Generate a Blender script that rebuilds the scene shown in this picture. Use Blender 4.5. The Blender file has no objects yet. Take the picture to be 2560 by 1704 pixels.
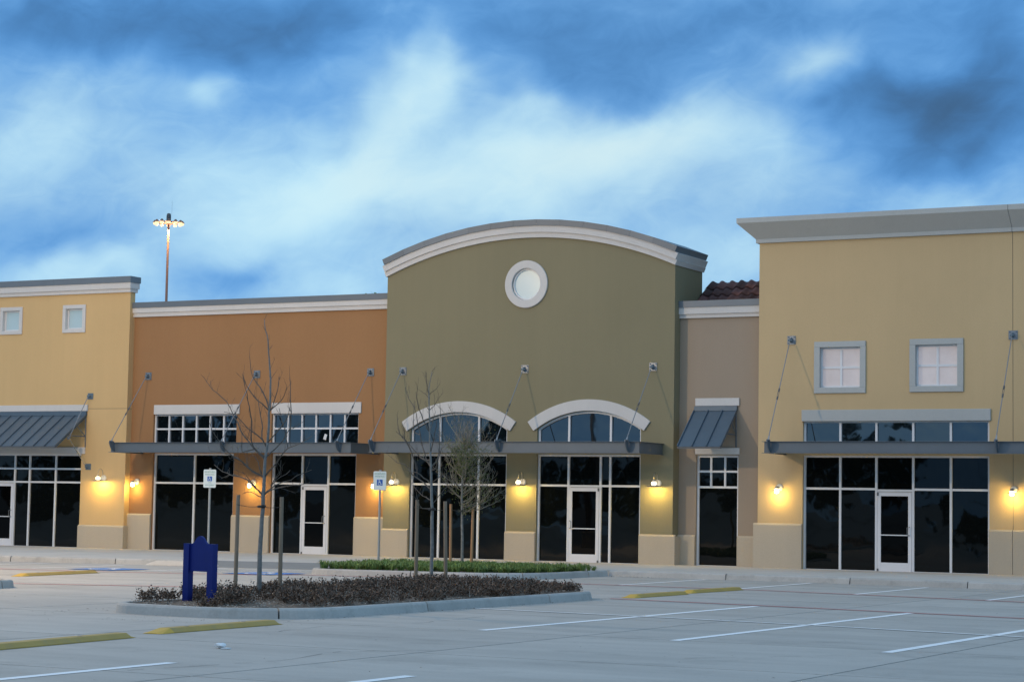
import bpy, bmesh, math, random
from mathutils import Vector, Matrix, Quaternion
random.seed(7)
R = math.radians
scene = bpy.context.scene
col = scene.collection

# ------------------------------------------------------------------ camera
cam_data = bpy.data.cameras.new('camera')
cam = bpy.data.objects.new('camera', cam_data)
col.objects.link(cam)
cam_data.sensor_width = 36.0
cam_data.lens = 74.427
cam_data.clip_start = 0.1
cam_data.clip_end = 5000
YAW, PITCH, ROLL = -0.48241439, 0.0794152, 0.01688049
fwd = Vector((math.sin(YAW) * math.cos(PITCH), math.cos(YAW) * math.cos(PITCH), math.sin(PITCH)))
rgt = Vector((math.cos(YAW), -math.sin(YAW), 0))
upv = rgt.cross(fwd)
r2 = rgt * math.cos(ROLL) + upv * math.sin(ROLL)
u2 = upv * math.cos(ROLL) - rgt * math.sin(ROLL)
m3 = Matrix((r2, u2, -fwd)).transposed()
cam.matrix_world = Matrix.Translation((28.505, -55.0, 1.62)) @ m3.to_4x4()
scene.camera = cam

# ------------------------------------------------------------------ view
scene.view_settings.view_transform = 'Standard'
scene.view_settings.look = 'None'
scene.view_settings.exposure = 0.0
scene.view_settings.gamma = 1.0
scene.view_settings.use_curve_mapping = False
scene.render.engine = 'CYCLES'
scene.cycles.max_bounces = 8
scene.cycles.use_denoising = True

# ------------------------------------------------------------------ world: dusk sky with broken cloud
world = bpy.data.worlds.new('World')
scene.world = world
world.use_nodes = True
wt = world.node_tree
for n in list(wt.nodes):
    wt.nodes.remove(n)
W = wt.nodes.new
def wl(a, b): wt.links.new(a, b)
def wmath(op, a, b=None, clamp=False):
    n = W('ShaderNodeMath'); n.operation = op; n.use_clamp = clamp
    for i, v in enumerate((a, b)):
        if v is None: continue
        if isinstance(v, (int, float)): n.inputs[i].default_value = v
        else: wl(v, n.inputs[i])
    return n.outputs[0]
tc = W('ShaderNodeTexCoord')
nrm = W('ShaderNodeVectorMath'); nrm.operation = 'NORMALIZE'; wl(tc.outputs['Generated'], nrm.inputs[0])
sep = W('ShaderNodeSeparateXYZ'); wl(nrm.outputs[0], sep.inputs[0])
az = wmath('MULTIPLY', wmath('ARCTAN2', sep.outputs['X'], sep.outputs['Y']), 57.29578)
el = wmath('MULTIPLY', wmath('ARCSINE', sep.outputs['Z']), 57.29578)
def wnoise(scale, detail, rough, dist=0.0, sq=(1, 1, 1), off=(0, 0, 0)):
    mp = W('ShaderNodeMapping'); wl(nrm.outputs[0], mp.inputs[0])
    mp.inputs['Scale'].default_value = sq; mp.inputs['Location'].default_value = off
    n = W('ShaderNodeTexNoise'); wl(mp.outputs[0], n.inputs['Vector'])
    n.inputs['Scale'].default_value = scale; n.inputs['Detail'].default_value = detail
    n.inputs['Roughness'].default_value = rough; n.inputs['Distortion'].default_value = dist
    return n
wa = wnoise(14, 3, 0.5, off=(3.1, 0, 0)); wb = wnoise(14, 3, 0.5, off=(0, 7.7, 1.3))
azw = wmath('ADD', az, wmath('MULTIPLY', wmath('SUBTRACT', wa.outputs[0], 0.5), 5.5))
elw = wmath('ADD', el, wmath('MULTIPLY', wmath('SUBTRACT', wb.outputs[0], 0.5), 3.2))
# cloud banks: (azimuth, elevation, half width, half height, brighter or darker)
BANKS = [(-36.98, 12.35, 2.98, 0.85, -0.36), (-34.18, 12.9, 1.55, 0.6, -0.2), (-27.15, 12.32, 2.62, 0.89, -0.3),
 (-24.17, 11.54, 2.26, 0.89, -0.32), (-20.99, 13.14, 3.1, 0.65, -0.22), (-15.07, 10.31, 3.4, 1.5, -0.64),
 (-18.05, 10.93, 2.14, 0.65, -0.38), (-14.16, 12.43, 1.55, 1.43, -0.3), (-40.89, 12.35, 1.9, 0.95, -0.26),
 (-33.42, 10.95, 1.31, 0.36, -0.15), (-34.94, 6.31, 1.31, 0.42, -0.28), (-40.01, 6.81, 1.67, 0.6, -0.2),
 (-21.3, 7.71, 1.79, 0.71, -0.15), (-38.57, 7.8, 1.55, 0.6, -0.08), (-29.83, 9.02, 5.12, 1.19, 0.42),
 (-33.36, 8.57, 2.14, 0.71, 0.15), (-30.06, 11.4, 0.75, 0.9, 0.40), (-36.01, 11.0, 0.5, 0.3, 0.3),
 (-27.19, 10.99, 0.75, 0.36, 0.25), (-23.91, 9.92, 2.74, 0.71, 0.28), (-39.3, 5.92, 2.02, 0.48, 0.28),
 (-32.6, 6.14, 1.55, 0.48, 0.2), (-19.57, 11.87, 0.8, 0.6, 0.3), (-15.07, 8.48, 1.67, 0.6, 0.2),
 (-22.11, 6.89, 0.83, 0.48, 0.2), (-28, 13.9, 13, 1.4, -0.30), (-37.5, 12.0, 3.2, .6, -0.10), (-40.78, 9.41, 1.43, 0.71, 0.12)]
acc = None
for (a0, e0, ra, re, v) in BANKS:
    # the banks lean: they rise to the right, as wind-drawn cloud does
    de = wmath('SUBTRACT', elw, e0); da = wmath('SUBTRACT', azw, a0)
    da2 = wmath('SUBTRACT', da, wmath('MULTIPLY', de, 0.55))
    x = wmath('DIVIDE', da2, ra * 1.25); y = wmath('DIVIDE', de, re * 1.25)
    q = wmath('ADD', wmath('MULTIPLY', x, x), wmath('MULTIPLY', y, y))
    g = wmath('MULTIPLY', wmath('EXPONENT', wmath('MULTIPLY', q, -1.0)), v*(0.85 if v > 0 else 0.62))
    acc = g if acc is None else wmath('ADD', acc, g)
n1 = wnoise(9, 5, 0.52, 0.4, sq=(1, 1, 2.2)); n2 = wnoise(42, 9, 0.62, 1.2, sq=(1, 1, 1.8), off=(2, 5, 1))
val = wmath('ADD', 0.575, acc)
val = wmath('ADD', val, wmath('MULTIPLY', wmath('SUBTRACT', n1.outputs[0], 0.5), 0.30))
# wind-drawn wisps: noise stretched along a line that climbs to the right
cwx = W('ShaderNodeCombineXYZ')
wl(wmath('MULTIPLY', wmath('ADD', wmath('MULTIPLY', azw, .80), wmath('MULTIPLY', elw, .60)), .11), cwx.inputs[0])
wl(wmath('MULTIPLY', wmath('SUBTRACT', wmath('MULTIPLY', elw, .80), wmath('MULTIPLY', azw, .60)), .42), cwx.inputs[1])
n4 = W('ShaderNodeTexNoise'); n4.inputs['Scale'].default_value = 1.0; n4.inputs['Detail'].default_value = 5; n4.inputs['Roughness'].default_value = 0.5
wl(cwx.outputs[0], n4.inputs['Vector'])
val = wmath('ADD', val, wmath('MULTIPLY', wmath('SUBTRACT', n4.outputs[0], 0.5), 0.44))
val = wmath('ADD', val, wmath('MULTIPLY', wmath('SUBTRACT', n2.outputs[0], 0.5), 0.17), clamp=True)
ramp = W('ShaderNodeValToRGB'); wl(val, ramp.inputs[0])
cr = ramp.color_ramp
cr.interpolation = 'B_SPLINE'
stops = [(0.0, (0.052, 0.125, 0.245)), (0.18, (0.066, 0.205, 0.460)), (0.40, (0.112, 0.350, 0.760)),
         (0.60, (0.290, 0.550, 0.840)), (0.80, (0.480, 0.765, 0.945)), (1.0, (0.625, 0.870, 0.950))]
cr.elements[0].position, cr.elements[0].color = stops[0][0], (*stops[0][1], 1)
cr.elements[1].position, cr.elements[1].color = stops[-1][0], (*stops[-1][1], 1)
for p, c in stops[1:-1]:
    e = cr.elements.new(p); e.color = (*c, 1)
# greyer, thicker cloud in places
n3 = wnoise(6, 3, 0.5, 0.3, off=(8.2, 1, 4))
grey = W('ShaderNodeMixRGB'); grey.blend_type = 'MIX'
wl(wmath('MULTIPLY', wmath('SUBTRACT', n3.outputs[0], 0.45), 2.0, clamp=True), grey.inputs[0])
wl(ramp.outputs[0], grey.inputs[1])
gm = W('ShaderNodeMixRGB'); gm.blend_type = 'MULTIPLY'; gm.inputs[0].default_value = 1
wl(ramp.outputs[0], gm.inputs[1]); gm.inputs[2].default_value = (1.06, 0.95, 0.90, 1)
wl(gm.outputs[0], grey.inputs[2])
bg = W('ShaderNodeBackground'); wl(grey.outputs[0], bg.inputs['Color']); bg.inputs['Strength'].default_value = 1.0
wo = W('ShaderNodeOutputWorld'); wl(bg.outputs[0], wo.inputs['Surface'])
world.cycles.sampling_method = 'MANUAL'
world.cycles.sample_map_resolution = 512

# faint last light through the cloud, behind the camera
sun_d = bpy.data.lights.new('sun', 'SUN'); sun_d.energy = 0.5; sun_d.angle = R(60); sun_d.color = (1.0, 0.78, 0.58)
sun = bpy.data.objects.new('sun', sun_d); col.objects.link(sun)
sun.rotation_euler = Vector((0.15, 0.75, -0.80)).to_track_quat('-Z', 'Y').to_euler()

# ------------------------------------------------------------------ materials
MATS = {}
def mat(name, color, rough=0.8, var=0.0, vscale=1.0, fine=0.0, fscale=60.0, bump=0.0, bscale=80.0, metal=0.0, ior=None,
        emit=None, estr=0.0, rand=0.0, stain=0.0, sscale=0.6, stain_col=None, spec=None, vstretch=None, streak=0.0, spots=0.0):
    m = bpy.data.materials.new(name); m.use_nodes = True
    t = m.node_tree; b = t.nodes['Principled BSDF']
    N = t.nodes.new; L = t.links.new
    b.inputs['Roughness'].default_value = rough
    b.inputs['Metallic'].default_value = metal
    if ior: b.inputs['IOR'].default_value = ior
    if spec is not None: b.inputs['Specular IOR Level'].default_value = spec
    rgb = N('ShaderNodeRGB'); rgb.outputs[0].default_value = (*color, 1)
    cur = rgb.outputs[0]
    geo = N('ShaderNodeNewGeometry')
    pos = geo.outputs['Position']
    if vstretch:
        mp = N('ShaderNodeMapping'); mp.inputs['Scale'].default_value = vstretch; L(pos, mp.inputs[0]); vpos = mp.outputs[0]
    else: vpos = pos
    def hsv(cur, fac, amt):
        mr = N('ShaderNodeMapRange'); mr.inputs['To Min'].default_value = 1 - amt; mr.inputs['To Max'].default_value = 1 + amt
        mr.inputs['From Min'].default_value = 0.25; mr.inputs['From Max'].default_value = 0.75
        L(fac, mr.inputs['Value'])
        h = N('ShaderNodeHueSaturation'); L(cur, h.inputs['Color']); L(mr.outputs[0], h.inputs['Value'])
        return h.outputs[0]
    if var:
        n = N('ShaderNodeTexNoise'); n.inputs['Scale'].default_value = vscale; n.inputs['Detail'].default_value = 6; n.inputs['Roughness'].default_value = 0.6
        L(vpos, n.inputs['Vector']); cur = hsv(cur, n.outputs[0], var)
    if fine:
        n = N('ShaderNodeTexNoise'); n.inputs['Scale'].default_value = fscale; n.inputs['Detail'].default_value = 3
        L(pos, n.inputs['Vector']); cur = hsv(cur, n.outputs[0], fine)
    if streak:
        mp2 = N('ShaderNodeMapping'); mp2.inputs['Scale'].default_value = (5.5, 5.5, 0.22); L(pos, mp2.inputs[0])
        n = N('ShaderNodeTexNoise'); n.inputs['Scale'].default_value = 1.0; n.inputs['Detail'].default_value = 5
        L(mp2.outputs[0], n.inputs['Vector']); cur = hsv(cur, n.outputs[0], streak)
    if spots:
        n = N('ShaderNodeTexNoise'); n.inputs['Scale'].default_value = 5.5; n.inputs['Detail'].default_value = 4; n.inputs['Roughness'].default_value = 0.65
        L(pos, n.inputs['Vector'])
        mr = N('ShaderNodeMapRange'); mr.inputs['From Min'].default_value = 0.66; mr.inputs['From Max'].default_value = 0.74; mr.inputs['To Max'].default_value = spots
        L(n.outputs[0], mr.inputs['Value'])
        mx = N('ShaderNodeMixRGB'); L(mr.outputs[0], mx.inputs[0]); L(cur, mx.inputs[1]); mx.inputs[2].default_value = (*[c * 0.45 for c in color], 1)
        cur = mx.outputs[0]
    if rand:
        oi = N('ShaderNodeObjectInfo'); cur = hsv(cur, oi.outputs['Random'], rand)
    if stain:
        n = N('ShaderNodeTexNoise'); n.inputs['Scale'].default_value = sscale; n.inputs['Detail'].default_value = 8; n.inputs['Roughness'].default_value = 0.7
        L(pos, n.inputs['Vector'])
        mr = N('ShaderNodeMapRange'); mr.inputs['From Min'].default_value = 0.52; mr.inputs['From Max'].default_value = 0.75
        mr.inputs['To Max'].default_value = stain; L(n.outputs[0], mr.inputs['Value'])
        mx = N('ShaderNodeMixRGB'); L(mr.outputs[0], mx.inputs[0]); L(cur, mx.inputs[1]); mx.inputs[2].default_value = (*(stain_col or [c * 0.55 for c in color]), 1)
        cur = mx.outputs[0]
    L(cur, b.inputs['Base Color'])
    if bump:
        n = N('ShaderNodeTexNoise'); n.inputs['Scale'].default_value = bscale; n.inputs['Detail'].default_value = 4
        L(pos, n.inputs['Vector'])
        bp = N('ShaderNodeBump'); bp.inputs['Strength'].default_value = bump; bp.inputs['Distance'].default_value = 0.02
        L(n.outputs[0], bp.inputs['Height']); L(bp.outputs[0], b.inputs['Normal'])
    if emit:
        b.inputs['Emission Color'].default_value = (*emit, 1); b.inputs['Emission Strength'].default_value = estr
    MATS[name] = m
    return m
def stucco(name, c, **k):
    return mat(name, c, rough=0.93, var=0.05, vscale=0.45, fine=0.05, fscale=35, bump=0.22, bscale=90, spec=0.2, stain=0.10, sscale=0.35, vstretch=(1, 1, 0.35), streak=0.014, **k)
YEL = stucco('yellow_stucco', (0.66, 0.445, 0.215))
YER = stucco('pale_yellow_stucco', (0.595, 0.43, 0.238))
BRN = stucco('brown_stucco', (0.355, 0.188, 0.088))
OLV = stucco('olive_stucco', (0.255, 0.225, 0.140))
TAN = stucco('tan_stucco', (0.36, 0.285, 0.215))
WSC = stucco('wainscot_stucco', (0.50, 0.425, 0.325))
TRM = stucco('trim_stucco', (0.64, 0.615, 0.59))
TRB = stucco('grey_blue_trim', (0.47, 0.475, 0.455))
CAP = mat('coping_metal', (0.15, 0.175, 0.20), rough=0.5, var=0.05, vscale=2, rand=0.08, metal=0.1)
SLV = mat('awning_metal', (0.105, 0.145, 0.185), rough=0.42, var=0.06, vscale=3, rand=0.06, metal=0.25)
STL = mat('canopy_steel', (0.118, 0.142, 0.165), rough=0.45, var=0.07, vscale=2, metal=0.15)
STD = mat('dark_steel', (0.10, 0.105, 0.11), rough=0.55, var=0.08, vscale=3)
ROD = mat('galvanised_rod', (0.26, 0.28, 0.30), rough=0.4, metal=0.5)
PLT = mat('blue_grey_plate', (0.12, 0.17, 0.21), rough=0.5)
FRM = mat('white_aluminium', (0.74, 0.74, 0.75), rough=0.4, var=0.03, vscale=3)
DOORM = mat('door_white', (0.76, 0.75, 0.76), rough=0.42, var=0.03, vscale=3)
def glass_mat(name, base, wob, ior=1.34):
    m = mat(name, base, rough=0.02, ior=ior)
    t = m.node_tree; b = t.nodes['Principled BSDF']
    g = t.nodes.new('ShaderNodeNewGeometry'); n = t.nodes.new('ShaderNodeTexNoise'); n.inputs['Scale'].default_value = 1.1; n.inputs['Detail'].default_value = 1.5
    bp = t.nodes.new('ShaderNodeBump'); bp.inputs['Strength'].default_value = wob; bp.inputs['Distance'].default_value = 0.05
    t.links.new(g.outputs['Position'], n.inputs['Vector']); t.links.new(n.outputs[0], bp.inputs['Height']); t.links.new(bp.outputs[0], b.inputs['Normal'])
    return m
GLS = glass_mat('tinted_glass', (0.0035, 0.0045, 0.0045), 0.10)
GLD = glass_mat('door_glass', (0.002, 0.002, 0.002), 0.05, 1.22)
GLU = glass_mat('upper_glass', (0.0035, 0.006, 0.009), 0.12, 2.05)
FROST = mat('frosted_pane', (0.42, 0.54, 0.58), rough=0.25, var=0.04, vscale=1.5, emit=(0.55, 0.85, 1.0), estr=0.07)  # frosted film; its faint blue emission stands in for reflected sky
LITP = mat('lit_pane', (0.46, 0.45, 0.46), rough=0.2, var=0.24, vscale=1.1, emit=(1.0, 0.80, 0.74), estr=0.19)
CON = mat('lot_concrete', (0.425, 0.392, 0.352), rough=0.82, var=0.15, vscale=0.5, fine=0.05, fscale=25, bump=0.12, bscale=60, rand=0.035, stain=0.55, sscale=0.8, spec=0.35, vstretch=(0.5, 2.2, 1), spots=0.5)
CONB = mat('ground_concrete', (0.10, 0.10, 0.095), rough=0.95)
SWK = mat('sidewalk_concrete', (0.54, 0.50, 0.45), rough=0.85, var=0.08, vscale=0.9, fine=0.05, fscale=25, bump=0.1, rand=0.03, stain=0.25, sscale=1.1)
KRB = mat('kerb_concrete', (0.43, 0.41, 0.38), rough=0.85, var=0.12, vscale=1.6, fine=0.06, fscale=30, bump=0.15, rand=0.05, stain=0.5, sscale=1.9, stain_col=(0.16, 0.16, 0.14))
RMP = mat('ramp_concrete', (0.22, 0.22, 0.215), rough=0.9, var=0.08, vscale=2, bump=0.1)
WPT = mat('white_line_paint', (0.90, 0.89, 0.88), rough=0.55, var=0.05, vscale=3, stain=0.2, sscale=6, stain_col=(0.6, 0.58, 0.55))
FPT = mat('faded_white_paint', (0.84, 0.82, 0.80), rough=0.7, var=0.08, vscale=3, stain=0.7, sscale=4, stain_col=(0.58, 0.55, 0.5))
RPT = mat('red_line_paint', (0.50, 0.085, 0.085), rough=0.7, var=0.15, vscale=3, stain=0.4, sscale=4, stain_col=(0.50, 0.38, 0.35))
BPT = mat('blue_line_paint', (0.07, 0.20, 0.52), rough=0.6, var=0.12, vscale=3, stain=0.3, sscale=5, stain_col=(0.25, 0.32, 0.45))
YPT = mat('yellow_bump_paint', (0.43, 0.27, 0.052), rough=0.6, var=0.12, vscale=2.5, bump=0.1, stain=0.5, sscale=3.5, stain_col=(0.26, 0.22, 0.12))
YPE = mat('bright_yellow_end', (0.62, 0.36, 0.03), rough=0.55, var=0.1, vscale=4)
BLU = mat('blue_board_paint', (0.004, 0.015, 0.15), rough=0.5, var=0.08, vscale=4, spec=0.3)
SGN = mat('sign_face', (0.66, 0.74, 0.74), rough=0.35)
SGB = mat('sign_blue', (0.01, 0.10, 0.42), rough=0.4)
SGG = mat('sign_green_print', (0.10, 0.30, 0.25), rough=0.5)
POST = mat('galvanised_post', (0.36, 0.37, 0.36), rough=0.5, metal=0.3, var=0.08, vscale=5)
WOOD = mat('weathered_stake', (0.26, 0.195, 0.135), rough=0.85, var=0.2, vscale=6, bump=0.2, vstretch=(5, 5, 0.6), rand=0.08)
WOOR = mat('fresh_stake', (0.40, 0.22, 0.11), rough=0.85, var=0.15, vscale=6, bump=0.2, vstretch=(5, 5, 0.6))
WIRE = mat('tie_wire', (0.03, 0.03, 0.03), rough=0.7)
BARK = mat('grey_bark', (0.20, 0.20, 0.19), rough=0.9, var=0.35, vscale=14, bump=0.3, bscale=60)
BRKB = mat('branch_bark', (0.105, 0.088, 0.072), rough=0.85, var=0.35, vscale=9)
BRKP = mat('pale_twig_bark', (0.25, 0.215, 0.165), rough=0.85, var=0.3, vscale=9)
SOIL = mat('mulch', (0.15, 0.115, 0.088), rough=1.0, var=0.5, vscale=18, bump=0.8, bscale=40)
TILE = mat('clay_tile', (0.085, 0.040, 0.038), rough=0.75, var=0.25, vscale=5, rand=0.45, bump=0.15)
TILM = mat('tile_mortar', (0.03, 0.015, 0.012), rough=1.0)
LMPM = mat('lamp_metal', (0.45, 0.40, 0.33), rough=0.35, metal=0.6)
LMPW = mat('lamp_cover', (0.75, 0.70, 0.60), rough=0.35)
BULB = mat('glowing_jar', (1, 0.9, 0.7), rough=0.3, emit=(1.0, 0.86, 0.55), estr=9.0)
MSTM = mat('mast_steel', (0.30, 0.16, 0.11), rough=0.6, metal=0.2)
MSTL = mat('mast_lamp_glow', (0.3, 0.25, 0.2), rough=0.3, emit=(1.0, 0.66, 0.36), estr=1.5)
ROOF = mat('flat_roof', (0.30, 0.30, 0.30), rough=0.9)
PAPW = mat('paper_white', (0.80, 0.80, 0.80), rough=0.7)
def leaf_mat(name, c1, c2, rough=0.6, scale=7.0):
    m = bpy.data.materials.new(name); m.use_nodes = True
    t = m.node_tree; b = t.nodes['Principled BSDF']; b.inputs['Roughness'].default_value = rough
    b.inputs['Specular IOR Level'].default_value = 0.3
    g = t.nodes.new('ShaderNodeNewGeometry'); r = t.nodes.new('ShaderNodeValToRGB')
    r.color_ramp.elements[0].color = (*c1, 1); r.color_ramp.elements[1].color = (*c2, 1)
    t.links.new(g.outputs['Random Per Island'], r.inputs[0]); t.links.new(r.outputs[0], b.inputs['Base Color'])
    return m
LFP = leaf_mat('purple_brown_leaf', (0.028, 0.019, 0.013), (0.20, 0.12, 0.078))
LFT = leaf_mat('pale_twig', (0.12, 0.09, 0.065), (0.50, 0.44, 0.37))
LFG = leaf_mat('green_blade', (0.065, 0.12, 0.022), (0.22, 0.31, 0.085), rough=0.5)
LFO = leaf_mat('olive_leaf', (0.045, 0.062, 0.012), (0.15, 0.17, 0.045))
LFD = leaf_mat('dark_tree_leaf', (0.010, 0.018, 0.008), (0.05, 0.07, 0.03))

# ------------------------------------------------------------------ helpers
def thing(name, label, cat, loc=(0, 0, 0), group=None, rotz=0.0):
    o = bpy.data.objects.new(name, None); col.objects.link(o); o.empty_display_size = 0.3
    o.location = loc; o.rotation_euler = (0, 0, rotz)
    o['label'] = label; o['category'] = cat
    if group: o['group'] = group
    return o
def tag(o, label=None, cat=None, group=None, kind=None):
    if label: o['label'] = label
    if cat: o['category'] = cat
    if group: o['group'] = group
    if kind: o['kind'] = kind
    return o
def link(name, me, m, parent=None, loc=None):
    o = bpy.data.objects.new(name, me); col.objects.link(o)
    if m is not None and len(me.materials) == 0: me.materials.append(m)
    if parent is not None: o.parent = parent
    if loc is not None: o.location = loc
    return o
def rel(parent):
    return Vector(parent.location) if parent is not None and parent.parent is None else Vector((0, 0, 0))
class MB:
    """collects boxes, prisms and tubes into one mesh; coordinates are world, origin is moved on build"""
    def __init__(s): s.v = []; s.f = []; s.sm = []
    def quadbox(s, P):
        b = len(s.v); s.v += [tuple(p) for p in P]
        s.f += [[b, b+3, b+2, b+1], [b+4, b+5, b+6, b+7], [b, b+1, b+5, b+4], [b+1, b+2, b+6, b+5], [b+2, b+3, b+7, b+6], [b+3, b, b+4, b+7]]
        return s
    def box(s, x0, x1, y0, y1, z0, z1, c=0.0):
        if c <= 0:
            return s.quadbox([(x0, y0, z0), (x1, y0, z0), (x1, y1, z0), (x0, y1, z0), (x0, y0, z1), (x1, y0, z1), (x1, y1, z1), (x0, y1, z1)])
        bm = bmesh.new(); bmesh.ops.create_cube(bm, size=1)
        for v in bm.verts:
            v.co = Vector(((x0+x1)/2 + v.co.x*(x1-x0), (y0+y1)/2 + v.co.y*(y1-y0), (z0+z1)/2 + v.co.z*(z1-z0)))
        bmesh.ops.bevel(bm, geom=list(bm.edges), offset=c, segments=1, affect='EDGES')
        s.bm(bm); return s
    def bm(s, bm):
        b = len(s.v); bm.verts.index_update(); s.v += [tuple(v.co) for v in bm.verts]
        s.f += [[b + v.index for v in f.verts] for f in bm.faces]; bm.free(); return s
    def poly(s, pts):
        b = len(s.v); s.v += [tuple(p) for p in pts]; s.f.append(list(range(b, b+len(pts)))); return s
    def prism(s, pts, d):
        """polygon pts (3-D) extruded by vector d"""
        b = len(s.v); n = len(pts); d = Vector(d)
        s.v += [tuple(p) for p in pts] + [tuple(Vector(p) + d) for p in pts]
        s.f.append(list(range(b, b+n))[::-1]); s.f.append(list(range(b+n, b+2*n)))
        for i in range(n): s.f.append([b+i, b+(i+1) % n, b+n+(i+1) % n, b+n+i])
        return s
    def tube(s, pts, rad, n=6, cap=True):
        pts = [Vector(p) for p in pts]; b = len(s.v); k = len(pts)
        rads = rad if isinstance(rad, (list, tuple)) else [rad]*k
        ref = Vector((0.13, 0.37, 0.92))
        for i, p in enumerate(pts):
            d = (pts[min(i+1, k-1)] - pts[max(i-1, 0)]).normalized()
            r = Vector((0, 0, 1)) if abs(d.z) < 0.9 else Vector((0, 1, 0))
            a = d.cross(r).normalized(); c = d.cross(a).normalized()
            for j in range(n):
                t = 2*math.pi*j/n
                s.v.append(tuple(p + (a*math.cos(t) + c*math.sin(t))*rads[i]))
        for i in range(k-1):
            for j in range(n):
                s.f.append([b+i*n+j, b+i*n+(j+1) % n, b+(i+1)*n+(j+1) % n, b+(i+1)*n+j])
        if cap:
            s.f.append([b+j for j in range(n)][::-1]); s.f.append([b+(k-1)*n+j for j in range(n)])
        return s
    def lathe(s, c, prof, n=20, axis='Z'):
        """prof: list of (radius, height) about an axis through c"""
        b = len(s.v); k = len(prof); c = Vector(c)
        for (r, h) in prof:
            for j in range(n):
                t = 2*math.pi*j/n
                if axis == 'Z': s.v.append(tuple(c + Vector((r*math.cos(t), r*math.sin(t), h))))
                else: s.v.append(tuple(c + Vector((r*math.cos(t), h, r*math.sin(t)))))
        for i in range(k-1):
            for j in range(n):
                s.f.append([b+i*n+j, b+i*n+(j+1) % n, b+(i+1)*n+(j+1) % n, b+(i+1)*n+j])
        return s
    def build(s, name, m, parent=None, smooth=False, origin=None):
        P = rel(parent)
        if parent is not None and parent.parent is not None: P = rel(parent.parent)
        me = bpy.data.meshes.new(name)
        o0 = Vector(origin) if origin is not None else None
        if o0 is None:
            xs = [sum(v[i] for v in s.v)/len(s.v) for i in range(3)]; o0 = Vector(xs)
        me.from_pydata([tuple(Vector(v) - o0) for v in s.v], [], s.f)
        if smooth: me.polygons.foreach_set('use_smooth', [True]*len(me.polygons))
        me.update()
        bm = bmesh.new(); bm.from_mesh(me); bmesh.ops.recalc_face_normals(bm, faces=bm.faces); bm.to_mesh(me); bm.free()
        o = bpy.data.objects.new(name, me); col.objects.link(o)
        me.materials.append(m)
        if parent is not None:
            o.parent = parent
            # world position of the parent (only translation and z-rotation at top level are used)
            pw = Vector(parent.location); q = parent.parent
            while q is not None: pw += Vector(q.location); q = q.parent
            o.location = o0 - pw
        else: o.location = o0
        return o
def copy_tree(o, parent=None):
    c = o.copy(); col.objects.link(c)
    if parent is not None: c.parent = parent
    for ch in o.children: copy_tree(ch, c)
    return c
# ------------------------------------------------------------------ builders for the shops
def strips(mb, x0, x1, Y, T, zb, zt, openings=(), fine=()):
    """wall from x0 to x1, front face at Y, thickness T; zb, zt numbers or functions of x;
    openings (x0, x1, bottom, top), numbers or functions; fine: ranges cut finely for curves"""
    F = lambda v: v if callable(v) else (lambda x, v=v: v)
    zb, zt = F(zb), F(zt)
    ops = [(a, b, F(c), F(d)) for a, b, c, d in openings]
    cuts = {round(x0, 4), round(x1, 4)}
    for a, b, c, d in ops: cuts |= {round(a, 4), round(b, 4)}
    for a, b, n in fine:
        for i in range(n+1): cuts.add(round(a + (b-a)*i/n, 4))
    cuts = sorted(c for c in cuts if x0 - 1e-6 <= c <= x1 + 1e-6)
    for a, b in zip(cuts, cuts[1:]):
        if b - a < 1e-4: continue
        m = (a+b)/2; e = 1e-5
        act = sorted([o for o in ops if o[0] < m < o[1]], key=lambda o: o[2](m))
        lo = zb
        segs = []
        for o in act:
            segs.append((lo, o[2])); lo = o[3]
        segs.append((lo, zt))
        for l, h in segs:
            la, lb, ha, hb = l(a+e), l(b-e), h(a+e), h(b-e)
            if ha - la < 1e-3 and hb - lb < 1e-3: continue
            mb.quadbox([(a, Y, la), (b, Y, lb), (b, Y+T, lb), (a, Y+T, la), (a, Y, ha), (b, Y, hb), (b, Y+T, hb), (a, Y+T, ha)])
    return mb
rng = random.Random(11)
def pane(parent, x0, x1, Y, z0, z1, m, tx=None, tz=None):
    """a pane seated in its frame, leaning a hair like real glazing does"""
    w, h = (x1-x0)/2, (z1-z0)/2
    tx = R(rng.uniform(-0.35, 0.35)) if tx is None else R(tx)
    tz = R(rng.uniform(-0.35, 0.35)) if tz is None else R(tz)
    rot = Matrix.Rotation(tx, 3, 'X') @ Matrix.Rotation(tz, 3, 'Z')
    c = Vector(((x0+x1)/2, Y, (z0+z1)/2))
    mb = MB(); P = []
    for dz in (-h, h):
        for dx, dy in ((-w, -.004), (w, -.004), (w, .004), (-w, .004)):
            P.append(c + rot @ Vector((dx, dy, dz)))
    mb.quadbox(P)
    return mb.build('pane', m, parent)
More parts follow.
